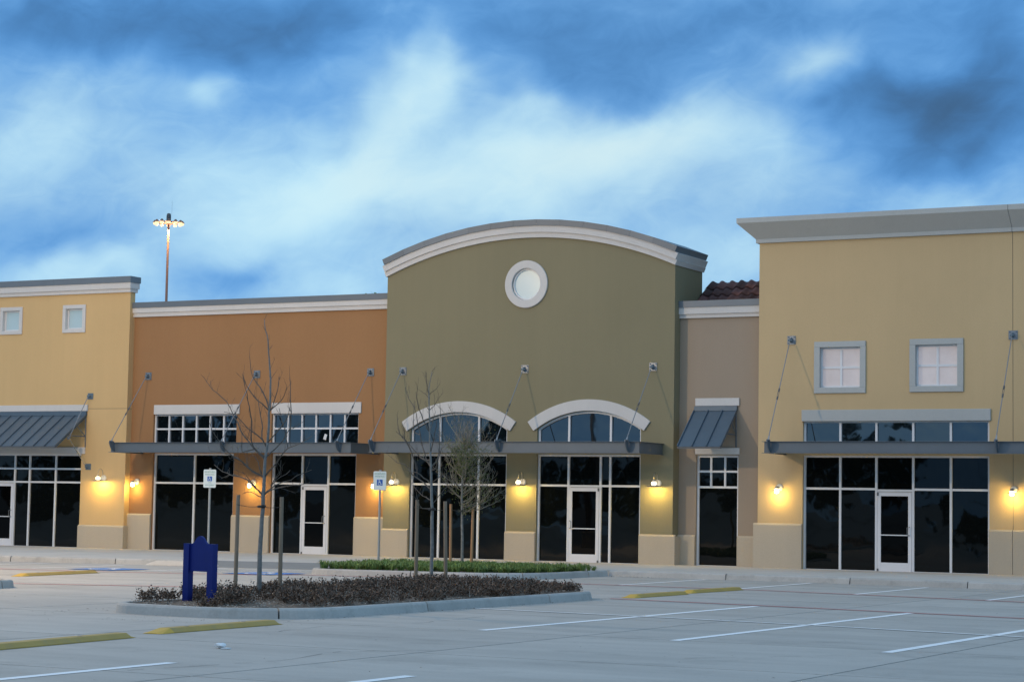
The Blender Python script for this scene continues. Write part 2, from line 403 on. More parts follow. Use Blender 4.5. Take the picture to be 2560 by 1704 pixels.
def storefront(b, x0, x1, z0, z1, Y, xm=(), zm=(), fw=0.06, glass=None, door=None, name='storefront_window', tilt=None, extra=None, handle_side=1):
    """aluminium frame with mullions, transom bars and panes; door=(column, top height)"""
    glass = glass or GLS
    D = 0.11
    fr = MB()
    fr.box(x0, x0+fw, Y, Y+D, z0, z1); fr.box(x1-fw, x1, Y, Y+D, z0, z1)
    fr.box(x0+fw, x1-fw, Y, Y+D, z1-fw, z1)
    xs = [x0+fw/2] + list(xm) + [x1-fw/2]
    # the sill bar stops at the door
    for i in range(len(xs)-1):
        if door and door[0] == i: continue
        a = x0+fw if i == 0 else xs[i]-fw/2+0.001; c = x1-fw if i == len(xs)-2 else xs[i+1]+fw/2-0.001
        fr.box(a, c, Y+.003, Y+D, z0, z0+fw)
    win = fr.build(name, FRM, b)
    for x in xm:
        MB().box(x-fw/2, x+fw/2, Y+.002, Y+D-.002, z0+(fw if not door else 0.0)+.001, z1-fw-.001).build('mullion', FRM, win)
    for i in range(len(xs)-1):
        a, c = xs[i]+fw/2, xs[i+1]-fw/2
        zz = [z0+fw/2] + list(zm) + [z1-fw/2]
        if door and door[0] == i:
            top = door[1]
            zz = [top+fw/2] + [z for z in zm if z > top+0.1] + [z1-fw/2]
            MB().box(a+.001, c-.001, Y+.004, Y+D-.006, top, top+fw).build('transom_bar', FRM, win)
            make_door(b, a, c, z0, top, Y, handle_side)
        for k, z in enumerate(zz[1:-1]):
            MB().box(a+.001, c-.001, Y+.004, Y+D-.006, z-fw/2, z+fw/2).build('transom_bar', FRM, win)
        for z, w in zip(zz, zz[1:]):
            t = tilt(i) if tilt else (None, None)
            pane(win, a-.01, c+.01, Y+D*0.55, z+fw/2-.01, w-fw/2+.01, glass, *t)
    return win
def make_door(b, x0, x1, z0, z1, Y, side):
    st, rail, top = 0.095, 0.27, 0.105
    d = MB(); a, c = x0+.008, x1-.008; zb, zt = z0+.012, z1-.012; yf = Y-.004; D = .05
    d.box(a, a+st, yf, yf+D, zb, zt, .004); d.box(c-st, c, yf, yf+D, zb, zt, .004)
    d.box(a+st, c-st, yf+.002, yf+D, zt-top, zt); d.box(a+st, c-st, yf+.002, yf+D, zb, zb+rail)
    door = d.build('door', DOORM, b)
    pane(door, a+st-.01, c-st+.01, yf+.03, zb+rail-.01, zt-top+.01, GLD, 0.1, 0.25)
    hx = c-st/2 if side > 0 else a+st/2
    MB().box(a+st, c-st, yf-.03, yf-.005, 1.10, 1.128).build('push_bar', FRM, door)
    MB().tube([(hx, yf, 1.33), (hx, yf-.06, 1.33), (hx-side*.05, yf-.075, 1.31), (hx-side*.05, yf-.075, 1.13), (hx, yf-.06, 1.11), (hx, yf, 1.11)], .011, 6).build('handle', ROD, door, smooth=True)
    ox = a+.012 if side > 0 else c-.012
    for z in (zb+.02, zt-.10):
        MB().box(ox-.022, ox+.022, yf-.018, yf-.001, z, z+.085).build('hinge', STD, door)
def bar(b, x0, x1, Y, d, z0, z1, m, name, c=.01):
    return MB().box(x0, x1, Y-d, Y-.001, z0, z1, c).build(name, m, b)
def wains(b, x0, x1, Y, z1, z0=.15, th=.08, ret0=None, ret1=None, name='wainscot'):
    """thick stucco base with a sloped top edge"""
    mb = MB()
    mb.prism([(x0, Y-.001, z0-.3), (x0, Y-th, z0-.3), (x0, Y-th, z1-.05), (x0, Y-th+.035, z1), (x0, Y-.001, z1)], (x1-x0, 0, 0))
    return mb.build(name, WSC, b)
def flatcap(b, x0, x1, Y, zs, step=3.05):
    """metal coping over two stucco bands; zs = coping top, coping bottom, band bottom, lower band bottom"""
    n = max(1, round((x1-x0)/step))
    for i in range(n):
        a, c = x0+(x1-x0)*i/n, x0+(x1-x0)*(i+1)/n
        MB().box(a+.002, c-.002, Y-.15, Y+.36, zs[1], zs[0]).build('coping_panel', CAP, b)
    MB().box(x0, x1, Y-.12, Y+.33, zs[2], zs[1]-.001).build('upper_band', TRM, b)
    MB().box(x0, x1, Y-.07, Y-.002, zs[3], zs[2]-.001).build('lower_band', TRM, b)

XA = 0.054   # measured on the glazing line

# ================================================================== brown shop
bb = thing('brown_shop', 'brown stucco shop between the left yellow shop and the arched olive shop', 'building', (-9.3, 0.25, 0.15))
BY = .25
ops = [(-13.505+XA, -10.25+XA, 3.50, 4.495), (-8.93+XA, -5.74+XA, 3.50, 4.50), (-13.48+XA, -10.32+XA, .1, 3.24), (-8.90+XA, -5.79+XA, .1, 3.24)]
strips(MB(), -14.36, -4.6, BY, .33, -.1, 7.8, ops).build('wall', BRN, bb)
MB().box(-14.3, -4.6, BY+.34, BY+14, -.1, 7.0).build('rear_wall', BRN, bb)
for x0, x1, zt in ((-14.37, -13.48+XA, 1.295), (-10.32+XA, -8.90+XA, 1.31), (-5.79+XA, -4.6, 1.33)):
    wains(bb, x0, x1, BY, zt)
flatcap(bb, -14.36, -4.6, BY, (8.13, 7.95, 7.79, 7.66))
bar(bb, -13.42, -10.08, BY, .05, 4.485, 4.79, TRM, 'lintel')
bar(bb, -8.86, -5.58, BY, .05, 4.485, 4.82, TRM, 'lintel')
yw = BY+.08
storefront(bb, -13.505+XA, -10.25+XA, 3.50, 4.495, yw, [x+XA for x in (-12.941, -12.4, -11.865, -11.333, -10.805)], [4.02], fw=.055, glass=GLU, name='transom_window', tilt=lambda i: (1.3+rng.uniform(-.2, .2), rng.uniform(-.3, .3)))
w_up2 = storefront(bb, -8.93+XA, -5.74+XA, 3.50, 4.50, yw, [x+XA for x in (-8.369, -7.848, -7.33, -6.806, -6.285)], [4.025], fw=.055, glass=GLU, name='transom_window', tilt=lambda i: (-1.1+rng.uniform(-.3, .3)+i*.30, rng.uniform(-.3, .3)))
storefront(bb, -13.48+XA, -10.32+XA, .1, 3.24, yw, [-11.896+XA], [2.295])
storefront(bb, -8.90+XA, -5.79+XA, .1, 3.24, yw, [-7.80+XA, -6.84+XA], [2.315], door=(1, 2.24))
o = MB().prism([(-7.03, yw+.045, 3.70), (-6.94, yw+.045, 3.665), (-6.885, yw+.045, 3.83), (-6.975, yw+.045, 3.865)], (0, .004, 0)).build('paper_notice', PAPW, w_up2)

# ================================================================== left yellow shop
lb = thing('left_yellow_shop', 'yellow stucco shop with two small square windows and a dark awning, leftmost', 'building', (-17.5, 0, 0.15))
strips(MB(), -27, -14.34, 0, .25, -.1, 4.672, [(-23.6, -16.2+XA, .1, 3.2)]).build('wall', YEL, lb)
strips(MB(), -27, -14.34, 0, .25, 4.684, 8.6, [(-17.0, -16.27, 7.30, 7.99), (-19.68, -18.93, 7.30, 7.99)]).build('upper_wall', YEL, lb)
MB().box(-27, -14.345, .012, .24, 4.66, 4.70).build('control_joint', STD, lb)
MB().box(-27, -14.4, .26, 14, -.1, 7.6).build('rear_wall', YEL, lb)
wains(lb, -16.2+XA, -14.29, 0, .90)
wr = MB().box(-14.34, -14.29, 0, .17, -.1, .90, .01).build('wainscot_return', WSC, lb)
wains(lb, -27, -23.6, 0, .90)
zs = (8.975, 8.775, 8.58, 8.46)
for i in range(4):
    a = -27+12.76*i/4; c = -27+12.76*(i+1)/4
    MB().box(a+.002, c-.002, -.15, .40, zs[1], zs[0]).build('coping_panel', CAP, lb)
MB().box(-27, -14.265, -.12, .37, zs[2], zs[1]-.001).build('upper_band', TRM, lb)
MB().box(-27, -14.295, -.07, .32, zs[3], zs[2]-.001).build('lower_band', TRM, lb)
def square_window(b, x0, x1, z0, z1, Y, tw, m, gl, cross=False, side=None):
    """outer trim x0..x1, z0..z1 with trim width tw"""
    t = MB(); d = .045
    t.box(x0, x1, Y-d, Y-.001, z1-tw, z1, .008); t.box(x0, x1, Y-d, Y-.001, z0, z0+tw, .008)
    t.box(x0, x0+tw, Y-d+.001, Y-.001, z0+tw, z1-tw); t.box(x1-tw, x1, Y-d+.001, Y-.001, z0+tw, z1-tw)
    t.box(x0+.02, x1-.02, Y-.001, Y+.20, z0+.02, z0+tw); t.box(x0+.02, x1-.02, Y-.001, Y+.20, z1-tw, z1-.02)
    t.box(x0+.02, x0+tw, Y-.001, Y+.20, z0+tw, z1-tw); t.box(x1-tw, x1-.02, Y-.001, Y+.20, z0+tw, z1-tw)
    w = t.build('window', m, b)
    a, c, p, q = x0+tw, x1-tw, z0+tw, z1-tw; f = .045; y = Y+.09
    fr = MB(); fr.box(a, a+f, y, y+.06, p, q); fr.box(c-f, c, y, y+.06, p, q); fr.box(a+f, c-f, y, y+.06, p, p+f); fr.box(a+f, c-f, y, y+.06, q-f, q)
    fr.build('sash', FRM, w)
    mx, mz = (a+c)/2, (p+q)/2; g = .03
    if cross:
        MB().box(mx-g, mx+g, y+.004, y+.05, p+f, q-f).build('glazing_bar', FRM, w)
        for u, v in ((a+f, mx-g), (mx+g, c-f)): MB().box(u, v, y+.004, y+.05, mz-g, mz+g).build('glazing_bar', FRM, w)
        for u, v in ((a+f, mx-g), (mx+g, c-f)):
            for s, e in ((p+f, mz-g), (mz+g, q-f)): pane(w, u, v, y+.04, s, e, gl)
    else: pane(w, a+f, c-f, y+.04, p+f, q-f, gl)
    return w
square_window(lb, -17.09, -16.14, 7.19, 8.11, 0, .125, TRM, FROST)
square_window(lb, -19.77, -18.81, 7.19, 8.11, 0, .125, TRM, FROST)
bar(lb, -24.2, -15.92, 0, .05, 4.60, 4.81, TRM, 'lintel')
bar(lb, -24.2, -15.98, 0, .06, 3.20, 3.42, TRM, 'lower_lintel')
storefront(lb, -23.6, -16.2+XA, .1, 3.2, .08, [x+XA for x in (-22.4, -21.3, -20.42, -19.05, -18.42, -17.32)], [2.27, 2.71], door=(3, 2.24), fw=.058)

# ================================================================== olive arched shop
ob = thing('olive_shop', 'olive stucco shop with an arched parapet, round window and two arched windows', 'building', (0.15, 0, 0.15))
CX, ZC, RW = 0.15, -2.41, 12.0
def arc(r): return lambda x: ZC + math.sqrt(max(r*r - (x-CX)**2, 0))
XL, XR = -4.6, 4.89
def segarc(xa, xb, zs_, zp):
    """circular segment through (xa,zs_), (xb,zs_) with peak zp"""
    c = (xa+xb)/2; h = (xb-xa)/2; s = zp-zs_; r = (h*h+s*s)/(2*s); zc = zp-r
    return (lambda x: zc + math.sqrt(max(r*r-(x-c)**2, 0))), c, zc, r
A1 = (-3.743+XA, -.46+XA); A2 = (.532+XA, 3.83+XA)
f1, c1, zc1, r1 = segarc(A1[0], A1[1], 3.98, 4.47)
f2, c2, zc2, r2_ = segarc(A2[0], A2[1], 3.98, 4.485)
RC, RZ, RR = .16, 8.22, .47
rb = lambda x: RZ - math.sqrt(max(RR*RR-(x-RC)**2, 0)); rt = lambda x: RZ + math.sqrt(max(RR*RR-(x-RC)**2, 0))
ops = [(A1[0], A1[1], 3.5, f1), (A2[0], A2[1], 3.5, f2), (A1[0], A1[1], .1, 3.24), (A2[0], A2[1], .1, 3.24), (RC-RR, RC+RR, rb, rt)]
mb = strips(MB(), XL, XR, 0, .3, -.1, arc(RW), ops, fine=[(XL, XR, 60), (A1[0], A1[1], 30), (A2[0], A2[1], 30), (RC-RR, RC+RR, 40)])
mb.build('wall', OLV, ob)
sw = MB(); sw.box(XR-.3, XR, .301, 1.749, -.1, arc(RW)(XR)+.05); sw.build('side_wall', OLV, ob)
sw = MB(); sw.box(XL, XL+.3, .301, 1.749, 7.0, arc(RW)(XL)); sw.build('side_wall', OLV, ob)
strips(MB(), XL, XR, 1.75, .25, 6.9, arc(RW), (), fine=[(XL, XR, 40)]).build('back_of_parapet', OLV, ob)
MB().box(XL+.05, XR-.05, .32, 14, -.1, 7.1).build('rear_wall', OLV, ob)
def arcband(r0, r1, ya, yb, t0, t1, n):
    mb = MB()
    for i in range(n):
        a, b = t0+(t1-t0)*i/n, t0+(t1-t0)*(i+1)/n
        P = []
        for r in (r0, r1):
            for t, y in ((a, ya), (b, ya), (b, yb), (a, yb)):
                P.append((CX+r*math.sin(t), y, ZC+r*math.cos(t)))
        mb.quadbox(P)
    return mb
tl = lambda r, x: math.asin((x-CX)/r)
NC = 13
ta, tb = tl(12.52, XL-.12), tl(12.52, XR+.12)
for i in range(NC):
    a, b = ta+(tb-ta)*i/NC+.0002, ta+(tb-ta)*(i+1)/NC-.0002
    P = []
    for r, in ((12.345,), (12.52,)):
        for t, y in ((a, -.16), (b, -.16), (b, 2.16), (a, 2.16)): P.append((CX+r*math.sin(t), y, ZC+r*math.cos(t)))
    # each panel is straight, as folded metal is
    MB().quadbox(P).build('coping_panel', CAP, ob)
arcband(12.15, 12.343, -.12, 2.12, tl(12.25, XL-.09), tl(12.25, XR+.09), 48).build('upper_band', TRM, ob)
arcband(12.0, 12.148, -.07, 2.07, tl(12.07, XL-.05), tl(12.07, XR+.05), 48).build('lower_band', TRM, ob)
# round window
rw = MB()
rw.lathe((RC, 0, RZ), [(.70, -.002), (.70, -.05), (.685, -.06), (.48, -.06), (.47, -.05), (.47, .16)], 56, 'Y')
rwo = rw.build('round_window', TRM, ob)
MB().lathe((RC, 0, RZ), [(.468, .10), (.468, .03), (.455, .02), (.43, .02), (.42, .035), (.42, .10)], 56, 'Y').build('sash', FRM, rwo)
pm = MB(); pts = [(RC+.425*math.cos(2*math.pi*i/48), .075, RZ+.425*math.sin(2*math.pi*i/48)) for i in range(48)]
pm.prism(pts, (0, .008, 0)).build('pane', FROST, rwo)
# arched windows: trim, frame, mullions, panes
def arched(fn, c, zc, r, A, mulls, tilt0):
    hw = (A[1]-A[0])/2
    t0 = math.asin((hw+.10)/r)
    mb = MB(); n = 26
    for i in range(n):
        a, b = -t0+2*t0*i/n, -t0+2*t0*(i+1)/n
        P = []
        for rr in (r+.01, r+.335):
            for t, y in ((a, -.055), (b, -.055), (b, -.001), (a, -.001)): P.append((c+rr*math.sin(t), y, zc+rr*math.cos(t)))
        mb.quadbox(P)
    mb.build('arched_lintel', TRM, ob)
    fw = .06; Y = .08; D = .11
    fr = MB(); te = math.asin(hw/r)
    for i in range(n):
        a, b = -te+2*te*i/n, -te+2*te*(i+1)/n
        P = []
        for rr in (r-fw, r):
            for t, y in ((a, Y), (b, Y), (b, Y+D), (a, Y+D)): P.append((c+rr*math.sin(t), y, zc+rr*math.cos(t)))
        fr.quadbox(P)
    zs_ = fn(A[0])
    fr.box(A[0], A[0]+fw, Y+.001, Y+D-.001, 3.5, zs_-.02); fr.box(A[1]-fw, A[1], Y+.001, Y+D-.001, 3.5, zs_-.02)
    fr.box(A[0]+fw, A[1]-fw, Y, Y+D, 3.5, 3.5+fw)
    w = fr.build('arched_window', FRM, ob)
    for m in mulls:
        MB().box(m-fw/2, m+fw/2, Y+.002, Y+D-.002, 3.56, fn(m)-fw*.9).build('mullion', FRM, w)
    xs = [A[0]+fw/2]+list(mulls)+[A[1]-fw/2]
    for k, (a, b) in enumerate(zip(xs, xs[1:])):
        a += fw/2-.01; b -= fw/2-.01
        tops = [(a+(b-a)*i/10, Y+.06, fn(a+(b-a)*i/10)-fw+.012) for i in range(11)]
        pts = [(b, Y+.06, 3.55), (a, Y+.06, 3.55)] + tops
        rot = Matrix.Rotation(R(tilt0[k][0]), 3, 'X') @ Matrix.Rotation(R(tilt0[k][1]), 3, 'Z'); cc = Vector(((a+b)/2, Y+.06, 4.0))
        pts = [tuple(cc + rot @ (Vector(p)-cc)) for p in pts]
        MB().prism(pts, (0, .008, 0)).build('pane', GLU, w)
arched(f1, c1, zc1, r1, A1, [-2.766+XA, -1.451+XA], [(-1.3, .2), (-.7, .2), (.3, 0)])
arched(f2, c2, zc2, r2_, A2, [1.521+XA, 2.85+XA], [(-.8, 0), (-1.6, .2), (-1.4, 0)])
storefront(ob, A1[0], A1[1], .1, 3.24, .08, [-2.777+XA, -1.445+XA], [2.335])
storefront(ob, A2[0], A2[1], .1, 3.24, .08, [1.518+XA, 2.54+XA, 2.843+XA], [2.34], door=(1, 2.30), handle_side=-1)
wains(ob, XL-.0, A1[0], 0, .995); wains(ob, A1[1], A2[0], 0, .995); wains(ob, A2[1], XR+.10, 0, .995)
MB().box(XR+.001, XR+.10, 0, .33, -.1, .95, .01).build('wainscot_return', WSC, ob)

# ================================================================== tan shop
tb_ = thing('tan_shop', 'narrow tan stucco shop with a small dark awning, between the olive and pale yellow shops', 'building', (6.2, .4, 0.15))
TY = .4
TX = (5.371+XA, 6.64+XA)
strips(MB(), XR+.002, 7.52, TY, .33, -.1, 7.25, [(TX[0], TX[1], .1, 3.24)]).build('wall', TAN, tb_)
wains(tb_, XR+.01, TX[0], TY, 1.0, th=.08); wains(tb_, TX[1], 7.42, TY, 1.003, th=.08)
flatcap(tb_, XR+.003, 7.43, TY, (7.60, 7.42, 7.225, 7.115), 2.6)
bar(tb_, 5.39, 6.72, TY, .05, 4.62, 4.84, TRM, 'lintel')
bar(tb_, 5.40, 6.735, TY, .05, 3.262, 3.445, TRM, 'lower_lintel')
win = storefront(tb_, TX[0], TX[1], .1, 3.24, TY+.08, (), [2.345], fw=.06)
# the top light is divided in six: lay bars over the upper opening
for x in (5.786+XA, 6.209+XA):
    MB().box(x-.027, x+.027, TY+.084, TY+.14, 2.376, 3.179).build('glazing_bar', FRM, win)
for a, b in ((TX[0]+.061, 5.758+XA), (5.814+XA, 6.181+XA), (6.237+XA, TX[1]-.061)):
    MB().box(a, b, TY+.085, TY+.139, 2.755, 2.813).build('glazing_bar', FRM, win)
MB().box(XR+.05, 7.5, TY+.6, 14, -.1, 7.0).build('rear_wall', TAN, tb_)
# clay tile roof behind the parapet
rt_ = Vector((0, 1.95, .84)); 
rs = MB().prism([(4.93, .78, 7.19), (7.45, .78, 7.19), (7.45, 2.50, 8.322), (4.93, 2.50, 8.322)], (0, .02, -.08)).build('tile_underlay', TILM, tb_)
tile_me = None
TP = .305; CL = .42
up = Vector((0, 1.55, 1.02)).normalized(); nr = Vector((0, -1.02, 1.55)).normalized()
def tile_mesh():
    mb = MB(); n = 7; L = CL+.05; v = []
    for s, lift in ((0, .035), (L, .0)):
        for i in range(n+1):
            u = i/n; x = (u-.5)*TP*1.02
            h = .062*math.sin(math.pi*min(u/.62, 1)) if u < .62 else -.012*math.sin(math.pi*(u-.62)/.38)
            v.append(Vector((x, 0, 0)) + up*s + nr*(h+lift))
    k = n+1; f = [[i, i+1, k+i+1, k+i] for i in range(n)]
    base = len(v); v += [p - nr*.018 for p in v[:k]]
    f += [[base+i, base+i+1, i+1, i] for i in range(n)]
    me = bpy.data.meshes.new('roof_tile'); me.from_pydata([tuple(p) for p in v], [], f); me.materials.append(TILE)
    me.polygons.foreach_set('use_smooth', [True]*n+[False]*n)
    me.update(); return me
tme = tile_mesh()
for row in range(5):
    for i in range(9):
        x = 5.07 + i*TP + .06*(row % 2)*0; 
        if x > 7.40: continue
        o = bpy.data.objects.new('roof_tile', tme); col.objects.link(o); o.parent = tb_
        p = Vector((x, .78, 7.19)) + up*(row*CL-.05) + nr*(.012+rng.uniform(-.004, .004))
        o.location = p - Vector(tb_.location); o.rotation_euler = (0, 0, R(rng.uniform(-1.2, 1.2)))

# ================================================================== right pale yellow shop
rbld = thing('right_yellow_shop', 'tall pale yellow stucco shop with a deep flared cornice at the right end', 'building', (14, 0, 0.15))
SX = (8.677+XA, 13.822+XA)
W1 = (9.05, 10.51, 4.917, 6.33); W2 = (11.73, 13.19, 4.925, 6.344)
JX = 14.50
ops = [(SX[0], SX[1], 3.5, 4.176), (SX[0], SX[1], .1, 3.23), (W1[0]+.05, W1[1]-.05, W1[2]+.05, W1[3]-.05), (W2[0]+.05, W2[1]-.05, W2[2]+.05, W2[3]-.05)]
strips(MB(), 7.43, JX-.007, 0, .3, -.1, 9.4, ops).build('wall', YER, rbld)
strips(MB(), JX+.007, 24, 0, .3, -.1, 9.4).build('wall', YER, rbld)
MB().box(JX-.02, JX+.02, .015, .29, -.1, 9.3).build('control_joint', STD, rbld)
MB().box(7.431, 7.73, .30, 14, -.1, 9.4).build('side_wall', YER, rbld)
MB().box(7.75, 24, .32, 14, -.1, 9.0).build('rear_wall', YER, rbld)
def cornice(x0, x1, left):
    mb = MB()
    prof = [(0.0, 9.11), (-.08, 9.11), (-.08, 9.215), (-.50, 9.635), (-.50, 9.772), (0.3, 9.772)]
    L = [(x0 + (y if left else 0) if y < 0 else x0, y, z) for y, z in prof]
    Rr = [(x1, y, z) for y, z in prof]
    b = len(mb.v); mb.v += L + Rr; n = len(prof)
    for i in range(n-1): mb.f.append([b+i, b+i+1, b+n+i+1, b+n+i])
    if left:   # side return
        S = [(x0 + min(y, 0), 14.0, z) for y, z in prof]; b2 = len(mb.v); mb.v += S
        for i in range(n-1): mb.f.append([b2+i, b2+i+1, b+i+1, b+i])
    mb.f.append([b+n+i for i in range(n)])
    return mb
cornice(7.43, JX-.006, True).build('cornice', TRB, rbld)
cornice(JX+.006, 24, False).build('cornice', TRB, rbld)
MB().box(7.5, 24, .3, 14, 9.45, 9.74).build('roof', ROOF, rbld)
wains(rbld, 7.33, SX[0], 0, 1.376); wains(rbld, SX[1], JX-.006, 0, 1.32); wains(rbld, JX+.006, 24, 0, 1.32)
MB().box(7.33, 7.429, -.0, .33, -.1, 1.33, .01).build('wainscot_return', WSC, rbld)
square_window(rbld, W1[0], W1[1], W1[2], W1[3], 0, .16, TRB, LITP, True)
square_window(rbld, W2[0], W2[1], W2[2], W2[3], 0, .16, TRB, LITP, True)
bar(rbld, 8.70, 13.92, 0, .05, 4.155, 4.469, TRB, 'lintel')
mm = [x+XA for x in (9.715, 10.727, 11.745, 12.768)]
tlt = [(-1.2, .3), (-.1, .1), (-.2, -.1), (-.8, 0), (.4, .1)]
storefront(rbld, SX[0], SX[1], 3.5, 4.176, .08, mm, (), fw=.06, glass=GLU, name='transom_window', tilt=lambda i: tlt[i])
storefront(rbld, SX[0], SX[1], .1, 3.24, .08, mm, [2.335], door=(2, 2.27))
# ------------------------------------------------------------------ canopies on rods
CG = 'steel canopies hung over the shopfronts'
def canopy(name, label, x0, x1, Y, zt, zb, hangs, plate_z, left_end=True, right_end=True, dy=0.0):
    """Y = wall plane; hangs = list of (bracket x, wall plate x)"""
    c = thing(name, label, 'canopy', ((x0+x1)/2, Y-.8, zb), CG)
    yf = Y-1.6
    f = MB()
    f.box(x0, x1, yf-.01, yf+.02, zb+.012, zt-.012)                      # web
    f.box(x0-.05 if left_end else x0, x1+.03, yf-.07, yf+.05, zt-.012, zt)   # flanges
    f.box(x0-.05 if left_end else x0, x1+.03, yf-.07, yf+.05, zb, zb+.012)
    f.build('front_channel', STL, c)
    if right_end:
        e = MB(); e.box(x1-.03, x1, yf+.021, Y-.002, zb+.013, zt-.013)
        e.box(x1-.05, x1+.05, yf+.051, Y-.002, zt-.0121, zt-.001); e.box(x1-.05, x1+.05, yf+.051, Y-.002, zb+.001, zb+.012)
        e.build('end_channel', STL, c)
    if left_end:
        e = MB(); e.box(x0, x0+.03, yf+.021, Y-.002, zb+.013, zt-.013)
        e.box(x0-.05, x0+.05, yf+.051, Y-.002, zt-.0121, zt-.001); e.box(x0-.05, x0+.05, yf+.051, Y-.002, zb+.001, zb+.012)
        e.build('end_channel', STL, c)
    # ribbed deck
    d = MB(); n = int((x1-x0-.08)/.15)
    for i in range(n):
        a = x0+.04+(x1-x0-.08)*i/n; b = x0+.04+(x1-x0-.08)*(i+1)/n; m = (a+b)/2
        z = zb+.09
        d.box(a, m, yf+.022, Y-.01, z, z+.01); d.box(m, b, yf+.022, Y-.01, z+.045, z+.055)
    d.build('deck', STD, c)
    for (xb, xp) in hangs:
        g = MB()
        g.prism([(xb-.012, yf-.071, zt+.03), (xb-.012, yf-.28, zt+.05), (xb-.012, yf-.30, zt-.02), (xb-.012, yf-.24, zt-.14), (xb-.012, yf-.16, zt-.24), (xb-.012, yf-.012, zb+.02)], (.024, 0, 0))
        g.tube([(xb-.045, yf-.20, zt+.02), (xb+.045, yf-.20, zt+.02)], .028, 8)
        g.build('gusset', STL, c)
        A = Vector((xb, yf-.20, zt+.03)); B = Vector((xp, Y-.13, plate_z-.02)); D = B-A
        rod = MB().tube([A+D*.05, A+D*.42], .013, 7).tube([A+D*.49, B-D*.03], .013, 7)
        s = D.normalized(); sd = Vector((1, 0, 0))
        rod.prism([A - s*.02 - sd*.03 , A - s*.02 + sd*.03, A+D*.055 + sd*.012, A+D*.055 - sd*.012], (0, .012, .0))
        r = rod.build('tie_rod', ROD, c)
        t = MB()
        for q in (-.018, .018): t.tube([A+D*.415+sd*q, A+D*.495+sd*q], .007, 5)
        t.tube([A+D*.40, A+D*.43], .024, 6); t.tube([A+D*.48, A+D*.51], .024, 6)
        t.build('turnbuckle', STD, r)
        p = MB().box(xp-.12, xp+.12, Y-.02, Y-.001, plate_z-.12, plate_z+.12, .004)
        pl = p.build('wall_plate', ROD, c)
        l = MB(); l.prism([(xp-.015, Y-.02, plate_z+.07), (xp-.015, Y-.15, plate_z+.02), (xp-.015, Y-.16, plate_z-.05), (xp-.015, Y-.02, plate_z-.08)], (.03, 0, 0))
        l.tube([(xp-.05, Y-.12, plate_z-.01), (xp+.05, Y-.12, plate_z-.01)], .03, 8)
        l.build('lug', PLT, pl)
        for bx in (-.085, .085):
            for bz in (-.085, .085):
                MB().tube([(xp+bx, Y-.045, plate_z+bz), (xp+bx, Y-.02, plate_z+bz)], .016, 6).build('bolt', PLT, pl)
    return c
canopy('canopy', 'grey steel canopy across the brown shop, behind the bare front tree', -13.87, -4.94, .25, 3.53, 3.215, [(-13.72, -13.70), (-9.50, -9.466), (-5.32, -5.282)], 5.73)
canopy('canopy', 'grey steel canopy under the two arched windows of the olive shop', -4.13, 4.56, 0, 3.55, 3.225, [(-4.0, -3.989), (.19, .148), (4.25, 4.243)], 5.725)
canopy('canopy', 'long grey steel canopy across the pale yellow shop at the right edge', 8.22, 22, 0, 3.555, 3.24, [(8.40, 8.385), (14.52, 14.508), (20.5, 20.5)], 6.39, right_end=True)

# ------------------------------------------------------------------ metal awnings
def awning(name, label, x0, x1, Y, yf, zt, zb, npan, zfl, brace=True):
    """standing-seam awning: slopes from (Y, zt) to (yf, zb)"""
    a = thing(name, label, 'awning', ((x0+x1)/2, (Y+yf)/2, zb), 'sloped metal awnings')
    s = Vector((0, yf-Y, zb-zt)); L = s.length; d = s.normalized(); nn = Vector((0, d.z, -d.y)); 
    if nn.z < 0: nn = -nn
    O = Vector((0, Y-.05, zt))
    for i in range(npan):
        p, q = x0+(x1-x0)*i/npan, x0+(x1-x0)*(i+1)/npan
        P = []
        for h in (-.012, .0):
            for x, t in ((p+.002, L), (q-.002, L), (q-.002, 0), (p+.002, 0)):
                P.append(O + Vector((x, 0, 0)) + d*t + nn*h)
        pn = MB().quadbox(P).build('roof_panel', SLV, a)
        P = []
        for h in (.0005, .045):
            for x, t in ((p-.012, L), (p+.012, L), (p+.012, .02), (p-.012, .02)): P.append(O + Vector((x, 0, 0)) + d*t + nn*h)
        MB().quadbox(P).build('standing_seam', SLV, pn)
    P = []
    for h in (.0005, .045):
        for x, t in ((x1-.024, L), (x1, L), (x1, .02), (x1-.024, .02)): P.append(O + Vector((x, 0, 0)) + d*t + nn*h)
    MB().quadbox(P).build('edge_seam', SLV, a)
    fl = MB().box(x0, x1, Y-.075, Y-.003, zt-.005, zfl); fl.build('flashing', SLV, a)
    E = O + d*L
    MB().box(x0, x1, E.y-.02, E.y+.02, E.z-.055, E.z-.013).build('eave_trim', STD, a)
    # open steel frames at the ends
    for xe in ((x0+.03, x1-.03) if x1-x0 < 3 else (x0+.03, (x0+x1)/2, x1-.03)):
        f = MB(); b = .02
        top = O+Vector((xe, 0, -.06)); bot = O + Vector((xe, 0, 0)) + d*(L-.04) + nn*(-.05); w0 = Vector((xe, Y-.03, zb+.28)); mid = O+Vector((xe, 0, 0)) + d*(L*.62) + nn*(-.04)
        wb = Vector((xe, Y-.03, zb+.02))
        for u, v in ((top, bot), (top, wb), (Vector((xe, Y-.03, mid.z)), mid), (Vector((xe, Y-.03, mid.z)), O + Vector((xe, 0, 0)) + d*(L*.3) + nn*(-.04))):
            f.tube([u, v], b, 4)
        f.build('end_frame', STL, a)
    return a
aw = awning('awning', 'long dark blue-grey metal awning over the windows of the left yellow shop', -24.1, -15.95, 0, -1.5, 4.455, 3.40, 18, 4.595)
